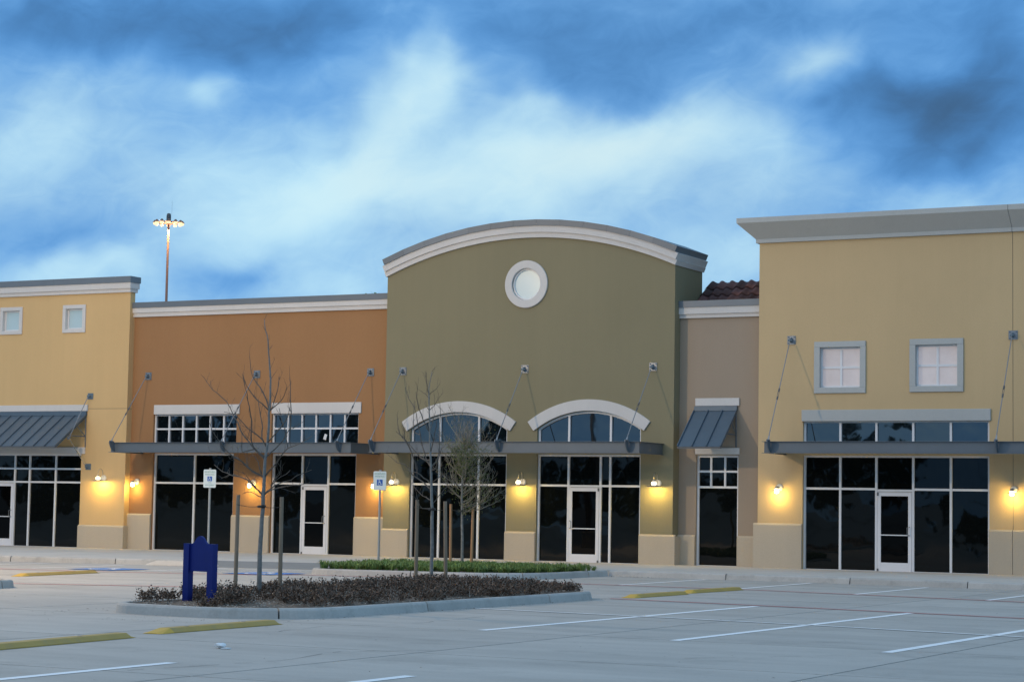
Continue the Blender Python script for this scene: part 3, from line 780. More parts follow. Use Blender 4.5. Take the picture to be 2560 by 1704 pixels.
# braces from wall plates to the awning's outer corner
J = Vector((-15.86, -1.0, 3.68))
for z in (5.087, 2.784):
    pz = MB().box(-15.95, -15.73, -.02, -.001, z-.10, z+.10, .004).build('wall_plate', PLT, aw)
    B = Vector((-15.86, -.10, z))
    rr = MB().tube([B, J], .013, 6).tube([J + (B-J)*.45, J + (B-J)*.55], .024, 6).build('brace_rod', ROD, aw)
    MB().tube([(-15.90, -.09, z), (-15.80, -.09, z)], .035, 8).build('lug', PLT, pz)
MB().box(-15.90, -15.80, -1.06, -.96, 3.63, 3.73, .01).build('bracket', STL, aw)
awning('awning', 'small dark blue-grey metal awning over the narrow window of the tan shop', 5.37, 6.66, .4, -.78, 4.485, 3.44, 3, 4.615)

# ------------------------------------------------------------------ wall lamps
def light(name, loc, parent, power, color, rad=.07):
    d = bpy.data.lights.new(name, 'POINT'); d.energy = power; d.color = color; d.shadow_soft_size = rad
    o = bpy.data.objects.new(name, d); col.objects.link(o); o.parent = parent
    o.location = Vector(loc)
    return o
WARM = (1.0, 0.71, 0.18)
PW = 42.0
def gooseneck(label, x, z, Y=0):
    l = thing('wall_lamp', label, 'wall lamp', (x, Y, z), 'gooseneck lamps on the shop walls')
    MB().lathe((x, Y, z), [(.105, -.002), (.105, -.03), (.09, -.045), (.001, -.05)], 20, 'Y').build('wall_disc', LMPW, l, smooth=False)
    a = [(x, Y-.045, z+.02), (x, Y-.07, z+.16)]
    for i in range(9):
        t = math.pi*i/8; a.append((x, Y-.19+.12*math.cos(t), z+.18+.12*math.sin(t)))
    a.append((x, Y-.31, z+.10))
    MB().tube(a, .010, 6).build('gooseneck_arm', LMPM, l, smooth=True)
    MB().lathe((x, Y-.31, z), [(.02, .13), (.042, .10), (.046, .04)], 14).build('socket', LMPM, l, smooth=True)
    MB().lathe((x, Y-.31, z), [(.045, .042), (.062, .02), (.066, -.03), (.062, -.05)], 16).build('glass_jar', BULB, l, smooth=True)
    MB().lathe((x, Y-.31, z), [(.066, -.035), (.12, -.06), (.20, -.085), (.205, -.105), (.198, -.105), (.12, -.072), (.064, -.047)], 28).build('shade', LMPM, l, smooth=True)
    light('lamp_light', (0, -.31, -.10), l, PW, WARM)
    return l
def jar_lamp(label, x, z, Y):
    l = thing('wall_lamp', label, 'wall lamp', (x, Y, z), 'small jar lamps on the shop walls')
    MB().lathe((x, Y, z), [(.100, -.002), (.100, -.03), (.085, -.045), (.001, -.05)], 20, 'Y').build('wall_disc', LMPW, l)
    MB().tube([(x, Y-.045, z), (x, Y-.12, z+.03), (x, Y-.20, z+.035), (x, Y-.245, z+.0)], .012, 6).build('arm', LMPM, l, smooth=True)
    MB().lathe((x, Y-.245, z), [(.02, .035), (.052, .01), (.058, -.035)], 14).build('socket', LMPM, l, smooth=True)
    MB().lathe((x, Y-.245, z), [(.055, -.036), (.062, -.08), (.060, -.135), (.035, -.155), (.001, -.158)], 16).build('glass_jar', BULB, l, smooth=True)
    MB().lathe((x, Y-.245, z), [(.064, -.066), (.118, -.088), (.118, -.094), (.064, -.073)], 24).build('ring_shade', LMPM, l, smooth=True)
    light('lamp_light', (0, -.245, -.19), l, PW*.5, WARM)
    return l
gooseneck('gooseneck wall lamp glowing beside the long awning on the left yellow shop', -15.186, 2.415)
gooseneck('gooseneck wall lamp at the left end of the olive shop, beside the parking sign', -4.135, 2.385)
gooseneck('gooseneck wall lamp on the olive shop between its two arched windows', .145, 2.42)
gooseneck('gooseneck wall lamp on the olive shop right of its door, nearest the tan shop', 4.437, 2.424)
jar_lamp('small jar wall lamp at the left end of the brown shop', -14.03, 2.315, .25)
jar_lamp('small jar wall lamp on the brown shop between its two windows, behind the bare tree', -9.486, 2.325, .25)
jar_lamp('small jar wall lamp on brown stucco, partly behind the parking sign', -4.965, 2.345, .25)
jar_lamp('small jar wall lamp on the pale yellow shop beside the tan shop', 8.07, 2.345, 0)
jar_lamp('small jar wall lamp below the wall joint at the right edge of the photo', 14.527, 2.35, 0)

# ------------------------------------------------------------------ high mast lamp far behind the shops
hm = thing('high_mast_light', 'tall high-mast light with a lit ring of lamps behind the brown shop roof', 'mast light', (-148.4, 180, 0))
hx, hy, hz = -148.4, 180.0, 40.3
MB().tube([(hx, hy, 0), (hx, hy, hz)], [.26, .15], 12).build('pole', MSTM, hm, smooth=True)
MB().lathe((hx, hy, hz+.6), [(.001, .72), (.26, .62), (.32, .3), (.32, -.6)], 14).build('head', STD, hm, smooth=True)
MB().tube([(hx+.5, hy, hz+1.0), (hx+.5, hy, hz+3.0)], .012, 4).build('lightning_rod', STD, hm)
rg = MB()
for i in range(24):
    t0, t1 = 2*math.pi*i/24, 2*math.pi*(i+1)/24
    rg.tube([(hx+1.25*math.cos(t0), hy+1.25*math.sin(t0), hz), (hx+1.25*math.cos(t1), hy+1.25*math.sin(t1), hz)], .06, 4, cap=False)
for i in range(4):
    t = math.pi*i/2+.4; rg.tube([(hx, hy, hz), (hx+1.9*math.cos(t), hy+1.9*math.sin(t), hz)], .07, 4)
rg.build('ring', MSTM, hm)
for i in range(12):
    t = 2*math.pi*i/12+.13; x, y = hx+1.85*math.cos(t), hy+1.85*math.sin(t)
    lh = MB().lathe((x, y, hz), [(.12, .28), (.20, .12), (.36, -.05)], 10).build('lamp_head', MSTM, hm, smooth=True)
    MB().lathe((x, y, hz), [(.25, -.05), (.27, -.22), (.18, -.36), (.001, -.40)], 12).build('lens', MSTL, lh, smooth=True)
light('mast_glow', (0, 0, hz-.9), hm, 1800, (1.0, .62, .28), .3)

# ------------------------------------------------------------------ the lot's own pole lamp, standing left of the view, lit: it throws the canopy shadows
pl_ = thing('parking_lot_lamp', 'tall square pole lamp standing in the parking lot left of the planted island', 'street lamp', (-9, -24, 0))
MB().box(-9.09, -8.91, -24.09, -23.91, .75, 12.2).build('pole', STD, pl_)
MB().lathe((-9, -24, 0), [(.30, 0), (.30, .72), (.27, .75), (.001, .75)], 20).build('concrete_base', KRB, pl_)
MB().box(-9.25, -8.75, -24.15, -23.1, 12.45, 12.62, .02).build('lamp_head', STD, pl_)
MB().box(-9.03, -8.97, -24.05, -23.95, 12.2, 12.46).build('neck', STD, pl_)
MB().box(-9.20, -8.80, -23.85, -23.15, 12.43, 12.449).build('lens', BULB, pl_)
light('lot_lamp_light', (0, .5, 12.33), pl_, 9500, (1.0, .74, .46), .16)
# ------------------------------------------------------------------ ground
g = MB().poly([(-1500, -900, -.06), (1500, -900, -.06), (1500, 1500, -.06), (-1500, 1500, -.06)])
tag(g.build('ground', CONB, None), kind='structure')
# concrete lot: one slab per pour, narrow dark joints between
SXW, SYW = 4.85, 4.25
slab_me = None
gx0, gy0 = 16.47 - SXW*12, -29.95 - SYW*8
lot = thing('parking_lot', 'parking lot', 'lot'); del lot['category']; del lot['label']; lot['kind'] = 'structure'
for i in range(18):
    for j in range(14):
        x0 = gx0+i*SXW; y0 = gy0+j*SYW
        if y0 > -6: continue
        if slab_me is None:
            o = MB().box(.016, SXW-.016, .016, SYW-.016, -.12, 0).build('concrete_slab', CON, lot, origin=(0, 0, 0)); slab_me = o.data
        else:
            o = bpy.data.objects.new('concrete_slab', slab_me); col.objects.link(o); o.parent = lot
        o.location = (x0, y0, 0)
# far parts of the lot that no slab covers
for (a, b, c, d) in ((-1500, gx0, -900, 0), (gx0+18*SXW, 1500, -900, 0), (gx0, gx0+18*SXW, -900, gy0)):
    o = MB().poly([(a, c, -.004), (b, c, -.004), (b, d, -.004), (a, d, -.004)]).build('lot_surface', CON, None); o['kind'] = 'structure'

# pavement in front of the shops with its kerb
KX = [(-40, -13.5), (-14, -11.2), (-10.4, -10.45), (-8.2, -9.95), (-6.0, -9.25), (-4.4, -8.9), (.5, -7.6), (5.9, -6.5), (11.2, -6.5), (16.65, -7.05), (40, -8.9)]
def ky(x):
    for (a, b), (c, d) in zip(KX, KX[1:]):
        if a <= x <= c: return b+(d-b)*(x-a)/(c-a)
    return KX[-1][1]
sw_ = thing('pavement', 'pavement', 'x'); del sw_['category']; del sw_['label']; sw_['kind'] = 'structure'
xs = [-40+1.53*i for i in range(53)]
for a, b in zip(xs, xs[1:]):
    ya, yb = ky(a)+.16, ky(b)+.16
    # two flags deep
    for (p, q) in ((0, .5), (.5, 1)):
        A0, A1_, B0, B1 = ya+(0.6-ya)*p, ya+(0.6-ya)*q, yb+(0.6-yb)*p, yb+(0.6-yb)*q
        P = [(a+.004, A0+.004, -.05), (b-.004, B0+.004, -.05), (b-.004, B1-.004, -.05), (a+.004, A1_-.004, -.05)]
        P += [(x, y, .15) for x, y, _ in P]
        MB().quadbox(P).build('paving_slab', SWK, sw_)
def kerb_run(pts, parent, seg=3.0, h=.15, w=.16, closed=False, gaps=(), seg_list=None):
    """kerb stones along a line of points; the face is to the right of the walking direction"""
    P = [Vector((x, y, 0)) for x, y in pts]
    if closed: P.append(P[0])
    # resample into fine points with arc length
    fine = []
    for a, b in zip(P, P[1:]):
        n = max(1, int((b-a).length/.35))
        for i in range(n): fine.append(a+(b-a)*i/n)
    fine.append(P[-1])
    dist = [0]
    for a, b in zip(fine, fine[1:]): dist.append(dist[-1]+(b-a).length)
    cur = 0; total = dist[-1]; marks = seg_list or [seg*i for i in range(1, int(total/seg)+1)]
    groups = []; g0 = [0]
    mi = 0
    for i in range(1, len(fine)):
        g0.append(i)
        if mi < len(marks) and dist[i] >= marks[mi] and i < len(fine)-1:
            groups.append(g0); g0 = [i]; mi += 1
    if len(g0) > 1: groups.append(g0)
    N = []
    for i in range(len(fine)):
        a = fine[i-1] if i > 0 else (fine[-2] if closed else fine[0]); b = fine[i+1] if i < len(fine)-1 else (fine[1] if closed else fine[-1])
        d = (b-a).normalized(); N.append(Vector((d.y, -d.x, 0)))
    prof = [(0, -.05), (.0, .0), (-.025, h-.035), (-.045, h-.008), (-.06, h), (-w+.02, h), (-w, h-.01), (-w, -.05)]
    for gq in groups:
        mb = MB(); k = len(prof)
        for idx in gq:
            p, nn = fine[idx], N[idx]
            tdir = Vector((-nn.y, nn.x, 0)); sh = 0
            if idx == gq[0]: sh = .014
            if idx == gq[-1]: sh = -.014
            for (u, z) in prof: mb.v.append(tuple(p + nn*u + tdir*sh + Vector((0, 0, z))))
        for i in range(len(gq)-1):
            for j in range(k-1): mb.f.append([i*k+j, i*k+j+1, (i+1)*k+j+1, (i+1)*k+j])
        mb.f.append(list(range(k))); mb.f.append([(len(gq)-1)*k+j for j in range(k)][::-1])
        mb.build('kerb_stone', KRB, parent)
def island_kerb(pts, parent, **k):
    kerb_run(pts, parent, closed=True, **k)
# pavement kerb, left part up to the ramp, right part from the green island
kerb_run([p for p in KX if p[0] <= -4.4], sw_)
kerb_run([(-4.4, -8.9), (-4.4, -8.9)] and [(5.95, -6.5), (11.2, -6.5), (16.65, -7.05), (40, -8.9)], sw_, seg=3.05)
# dark ramp by the accessible bay
o = MB().prism([(-4.39, ky(-4.39)+.15, .151), (.55, ky(.55)+.15, .151), (.55, ky(.55)-.75, .006), (-4.39, ky(-4.39)-.75, .006)], (0, 0, -.05)).build('kerb_ramp', RMP, None); o['kind'] = 'structure'

def ngon_fill(pts, z, name, m, parent, inset=0):
    return MB().poly([(x, y, z) for x, y in pts]).build(name, m, parent)
def rounded(pts, r, n=7):
    """polygon with rounded corners, r per corner"""
    out = []; k = len(pts)
    for i in range(k):
        p = Vector(pts[i]); a = (Vector(pts[i-1])-p); b = (Vector(pts[(i+1) % k])-p)
        rr = r[i] if isinstance(r, (list, tuple)) else r
        if rr <= 0: out.append(tuple(p)); continue
        a.normalize(); b.normalize(); ang = a.angle(b)/2
        d = rr/math.tan(ang); c = p + (a+b).normalized()*(rr/math.sin(ang))
        s, e = p+a*d-c, p+b*d-c
        t0 = math.atan2(s.y, s.x); t1 = math.atan2(e.y, e.x); dt = (t1-t0+math.pi) % (2*math.pi)-math.pi
        for q in range(n+1):
            t = t0+dt*q/n; out.append((c.x+rr*math.cos(t), c.y+rr*math.sin(t)))
    return out
def inside(p, poly):
    x, y = p; c = False; n = len(poly)
    for i in range(n):
        (x1, y1), (x2, y2) = poly[i], poly[(i+1) % n]
        if (y1 > y) != (y2 > y) and x < (x2-x1)*(y-y1)/(y2-y1)+x1: c = not c
    return c
def shrink(poly, d):
    c = Vector((sum(p[0] for p in poly)/len(poly), sum(p[1] for p in poly)/len(poly)))
    out = []; n = len(poly)
    for i in range(n):
        a, b = Vector(poly[i-1]), Vector(poly[(i+1) % n]); t = (b-a).normalized(); nn = Vector((-t.y, t.x))
        out.append(tuple(Vector(poly[i])+nn*d))
    return out
# counter-clockwise outlines
front_isl = rounded([(8.42, -29.75), (11.8, -30.05), (11.78, -19.0), (8.42, -18.4)], [.7, 1.6, 1.2, 1.4], 9)
back_isl = rounded([(.45, -12.45), (6.1, -11.6), (5.95, -6.52), (.45, -7.6)], [.9, 2.2, 0, 0], 8)
left_isl = rounded([(-3.0, -35), (1.9, -35), (1.75, -23.35), (-3.0, -23.2)], [.6, .6, .9, .6], 7)
def island(name, label, poly, m, mound=.0, **kw):
    t = thing(name, label, 'planter island', (sum(p[0] for p in poly)/len(poly), sum(p[1] for p in poly)/len(poly), 0), 'kerbed planting islands')
    island_kerb(poly, t, **(kw or dict(seg=3.1)))
    inner = shrink(poly, .158)
    c = Vector((t.location.x, t.location.y))
    mb = MB(); n = len(inner); K = 5
    for k in range(K+1):
        s = 1-k/K*.97; z = .125+mound*(1-s*s)
        for p in inner: mb.v.append((c.x+(p[0]-c.x)*s, c.y+(p[1]-c.y)*s, z))
    for k in range(K):
        for i in range(n): mb.f.append([k*n+i, k*n+(i+1) % n, (k+1)*n+(i+1) % n, (k+1)*n+i])
    mb.f.append([K*n+i for i in range(n)])
    mb.build('soil', SOIL, t)
    return t
island('planter_island', 'long kerbed island in the foreground with dark purple shrubs and a blue board', front_isl, SOIL, .12, seg_list=[3.35, 6.95, 11.2, 14.4, 17.6, 20.8, 24, 27.2])
island('planter_island', 'kerbed island of green grass in front of the olive shop', back_isl, SOIL, .03)
island('planter_island', 'corner of a kerbed island cut by the left edge of the photo', left_isl, SOIL, .02)

# ------------------------------------------------------------------ painted lines (sheets 4 mm above the slabs)
def stripe(pts, w, m, name, z=.004, parent=None):
    mb = MB(); P = [Vector((x, y)) for x, y in pts]; n = len(P)
    for i, p in enumerate(P):
        a = P[max(i-1, 0)]; b = P[min(i+1, n-1)]; d = (b-a).normalized(); q = Vector((-d.y, d.x))*w/2
        mb.v += [(p.x+q.x, p.y+q.y, z), (p.x-q.x, p.y-q.y, z)]
    for i in range(n-1): mb.f.append([2*i, 2*i+1, 2*i+3, 2*i+2])
    o = mb.build(name, m, parent); 
    if parent is None: o['kind'] = 'structure'
    return o
for a in ([(14.92, -29.8), (15.0, -19.76)], [(17.83, -30.05), (17.89, -20.13)], [(20.72, -30.4), (20.84, -20.6)], [(23.6, -30.6), (23.7, -20.8)],
          [(15.5, -46), (15.32, -37.2)], [(17.9, -47), (18.09, -37.1)]):
    stripe(a, .145, WPT, 'bay_line')
for a in ([(8.85, -12.25), (8.67, -6.7)], [(11.6, -12.2), (11.41, -6.8)], [(14.47, -12.86), (14.35, -7.2)], [(17.42, -13.6), (17.31, -7.4)],
          [(-11.2, -13.6), (-11.3, -11.0)], [(-8.4, -13.2), (-8.45, -10.6)], [(-3.0, -13.9), (-3.3, -9.8)], [(-5.9, -14.4), (-6.2, -10.4)]):
    stripe(a, .13, FPT, 'bay_line')
stripe([(11.82, -24.35), (15.05, -24.71), (17.83, -25.12), (21.24, -25.92), (26, -27.0)], .11, FPT, 'bay_cross_line', z=.0082)
stripe([(6.0, -12.0), (7.45, -12.28), (12.15, -12.40), (18.23, -13.83), (24, -14.6)], .13, RPT, 'fire_lane_line', z=.0082)
stripe([(11.8, -19.0), (15.72, -19.66), (19.9, -20.5), (26, -21.6)], .12, RPT, 'fire_lane_line', z=.0082)
stripe([(-8, -24.6), (.43, -22.28), (3.21, -20.95), (7.8, -19.6)], .12, RPT, 'fire_lane_line', z=.0082)
stripe([(-12, -16.4), (-3.0, -15.0), (.2, -13.7), (.9, -12.75), (3.4, -12.15), (5.2, -11.8), (6.05, -11.55)], .14, RPT, 'fire_lane_line', z=.0082)
# hatched aisle by the ramp
for i in range(6):
    y = -13.6+.62*i; stripe([(-2.8+.02*i, y), (-.75, y+.35)], .10, FPT, 'hatch_line', z=.0081)
stripe([(-.75, -13.3), (-.8, -9.2)], .10, FPT, 'bay_line')
def wheelchair(mb_add, cx, cy, s, fx, fy):
    """blocky wheelchair figure drawn with (u, v) axes fx, fy; mb_add(polygon)"""
    def P(u, v): return (cx+(fx[0]*u+fy[0]*v)*s, cy+(fx[1]*u+fy[1]*v)*s) if len(fx) == 2 else None
    polys = []
    polys.append([(-.10+.07*math.cos(t*math.pi/4), .36+.07*math.sin(t*math.pi/4)) for t in range(8)])
    polys.append([(-.15, .27), (-.05, .27), (-.03, .02), (-.13, .02)])
    polys.append([(-.09, .17), (-.09, .10), (.12, .10), (.12, .17)])
    polys.append([(-.10, .05), (-.10, -.03), (.16, -.03), (.16, .05)])
    polys.append([(.09, -.02), (.17, -.02), (.27, -.28), (.19, -.30)])
    polys.append([(.19, -.30), (.20, -.23), (.33, -.20), (.34, -.27)])
    for i in range(14):
        t0 = R(115+i*17.5); t1 = R(115+(i+1)*17.5)
        polys.append([(-.03+.20*math.cos(t0), -.16+.20*math.sin(t0)), (-.03+.20*math.cos(t1), -.16+.20*math.sin(t1)), (-.03+.26*math.cos(t1), -.16+.26*math.sin(t1)), (-.03+.26*math.cos(t0), -.16+.26*math.sin(t0))])
    for q in polys: mb_add([P(u, v) for u, v in q])
for (cx, cy) in ((-4.25, -13.45), (-.15, -12.75)):
    b = MB().poly([(cx-.68, cy-.80, .0125), (cx+.68, cy-.80, .0125), (cx+.68, cy+.80, .0125), (cx-.68, cy+.80, .0125)]).build('painted_blue_square', BPT, None); b['kind'] = 'structure'
    mb = MB()
    wheelchair(lambda q: mb.poly([(x, y, .0165) for x, y in q]), cx, cy, 1.35, (1, 0), (0, 1))
    o = mb.build('wheelchair_symbol', WPT, b)

# ------------------------------------------------------------------ yellow bump sections and the white wheel stop
def bump(name, label, a, b, w, h, m, me, group):
    a, b = Vector((*a, 0)), Vector((*b, 0)); d = (b-a); L = d.length; d.normalize(); n = Vector((-d.y, d.x, 0))
    t = thing(name, label, 'speed bump' if 'bump' in name else 'wheel stop', tuple((a+b)/2), group)
    mb = MB(); pr = [(-.5, 0), (-.49, .18), (-.27, .93), (-.22, 1), (.22, 1), (.27, .93), (.49, .18), (.5, 0)]
    def sec(s, sc, hh): return [tuple(a+d*s+n*(u*w*sc)+Vector((0, 0, .002+z*h*hh))) for u, z in pr]
    E = .30; k = len(pr)
    def body(secs, name, m, par):
        mb = MB()
        for s in secs: mb.v += s
        for i in range(len(secs)-1):
            for j in range(k-1): mb.f.append([i*k+j, i*k+j+1, (i+1)*k+j+1, (i+1)*k+j])
        mb.f.append(list(range(k))); mb.f.append([(len(secs)-1)*k+j for j in range(k)][::-1])
        return mb.build(name, m, par)
    body([sec(E, 1, 1), sec(L-.12, 1, 1), sec(L-.02, .97, .25), sec(L, .9, .1)], 'body', m, t)
    body([sec(0, .8, .12), sec(.04, .95, .3), sec(E-.002, 1, 1)], 'tapered_end', me, t)
    for s in (L*.27, L*.73):
        p = a+d*s; MB().lathe((p.x, p.y, .002+h), [(.001, .003), (.03, .003), (.035, .0)], 10).build('bolt_cap', STD, t)
    return t
BG = 'yellow speed bump sections across the lane'
bump('speed_bump', 'long yellow speed bump section running out of the left edge in the foreground', (12.75, -37.9), (12.40, -34.2), .30, .062, YPT, YPT, BG)
bump('speed_bump', 'yellow speed bump section in front of the kerb joint of the near island', (12.20, -33.45), (12.06, -30.5), .30, .062, YPT, YPE, BG)
bump('speed_bump', 'worn yellow speed bump section at the far left, between two red lines', (-2.33, -19.1), (-2.85, -15.75), .30, .062, YPT, YPE, BG)
bump('speed_bump', 'yellow speed bump section touching the right tip of the near island', (11.9, -18.45), (11.9, -15.75), .30, .062, YPT, YPE, BG)
bump('speed_bump', 'farther yellow speed bump section right of the near island, before the second red line', (11.75, -15.35), (11.8, -12.5), .30, .062, YPT, YPE, BG)
bump('wheel_stop', 'white concrete wheel stop at the kerb behind the blue board', (-5.95, -9.75), (-3.9, -9.35), .17, .13, SWK, SWK, 'wheel stops')

# ------------------------------------------------------------------ blue board
sb = thing('blue_board', 'blank dark blue board with a humped top on two posts in the near island', 'sign board', (9.5, -28.7, .15))
ax = Vector((.80, -.10, 0)).normalized(); ay = Vector((-ax.y, ax.x, 0)); O = Vector((9.25, -28.68, 0))
def sbx(mb, u0, u1, v0, v1, z0, z1, c=0):
    P = []
    for z in (z0, z1):
        for u, v in ((u0, v0), (u1, v0), (u1, v1), (u0, v1)): P.append(O+ax*u+ay*v+Vector((0, 0, z)))
    return mb.quadbox(P)
for u in (-.055, .435):
    sbx(MB(), u, u+.11, -.055, .055, .05, 1.03).build('post', BLU, sb)
pts = [(.0551, .615), (.4349, .615), (.4349, 1.025)]
for i in range(25):
    t = i/24; u = .4349-(.3798)*t; s = abs(t-.5)*2
    z = 1.025 + .12*((1-.30*(s/.38)**2) if s < .38 else .70*max(0, 1-(s-.38)/.47)**1.5)
    pts.append((u, z))
mb = MB(); mb.prism([tuple(O+ax*u-ay*.02+Vector((0, 0, z))) for u, z in pts], tuple(ay*.04)); mb.build('panel', BLU, sb)

# ------------------------------------------------------------------ accessible parking signs
def text_mesh(body, size, m, parent, name, P, ux, uz, extr=.0):
    cu = bpy.data.curves.new(name, 'FONT'); cu.body = body; cu.size = size; cu.align_x = 'CENTER'; cu.align_y = 'CENTER'
    tmp = bpy.data.objects.new('tmp', cu); col.objects.link(tmp)
    dg = bpy.context.evaluated_depsgraph_get()
    me = bpy.data.meshes.new_from_object(tmp.evaluated_get(dg)); bpy.data.objects.remove(tmp)
    v = [tuple(Vector(P)+ux*q.co.x+uz*q.co.y) for q in me.vertices]; f = [list(p.vertices) for p in me.polygons]
    mb = MB(); mb.v = v; mb.f = f
    return mb.build(name, m, parent)
def hc_sign(label, x, y, ztop, van, rot):
    t = thing('parking_sign', label, 'sign', (x, y, .15), 'accessible parking signs')
    ux = Vector((math.cos(rot), math.sin(rot), 0)); uz = Vector((0, 0, 1)); nn = ux.cross(uz)   # towards the viewer
    MB().tube([(x, y, .10), (x, y, ztop+.02)], .030, 8).build('post', POST, t)
    w, h = .165, .475; c = Vector((x, y, ztop-.02-h/2)) + nn*.04
    pr = rounded([(-w, -h/2), (w, -h/2), (w, h/2), (-w, h/2)], .03, 4)
    mb = MB(); mb.prism([tuple(c+ux*u+uz*v) for u, v in pr], tuple(-nn*.006)); plate = mb.build('sign_plate', SGN, t)
    f = lambda v, e=.002: c+uz*v+nn*e
    text_mesh('RESERVED', .062, SGG, plate, 'lettering', f(.172), ux, uz)
    text_mesh('PARKING', .058, SGG, plate, 'lettering', f(.105), ux, uz)
    cy, hs = (-.005, .062) if van else (-.045, .075)
    mb = MB(); mb.poly([tuple(f(cy)+ux*u+uz*v) for u, v in ((-hs, -hs), (hs, -hs), (hs, hs), (-hs, hs))]); mb.build('symbol_square', SGB, plate)
    mb = MB(); cc = f(cy, .004)
    wheelchair(lambda q: mb.poly([tuple(cc+ux*a+uz*b) for a, b in q]), 0, 0, hs*2.1, (1, 0), (0, 1)); mb.build('wheelchair_symbol', SGN, plate)
    if van:
        text_mesh('VAN', .045, SGG, plate, 'lettering', f(-.105), ux, uz); text_mesh('ACCESSIBLE', .045, SGG, plate, 'lettering', f(-.170), ux, uz)
    for v in (.215, -.215): MB().tube([tuple(f(v, .0)), tuple(f(v, .006))], .008, 6).build('bolt', POST, plate)
hc_sign('white parking sign with blue wheelchair square standing before the olive and brown shops', .72, -9.0, 2.55, False, R(18))
hc_sign('white parking sign with smaller blue square and van text, seen above the blue board', -4.45, -9.1, 2.56, True, R(24))

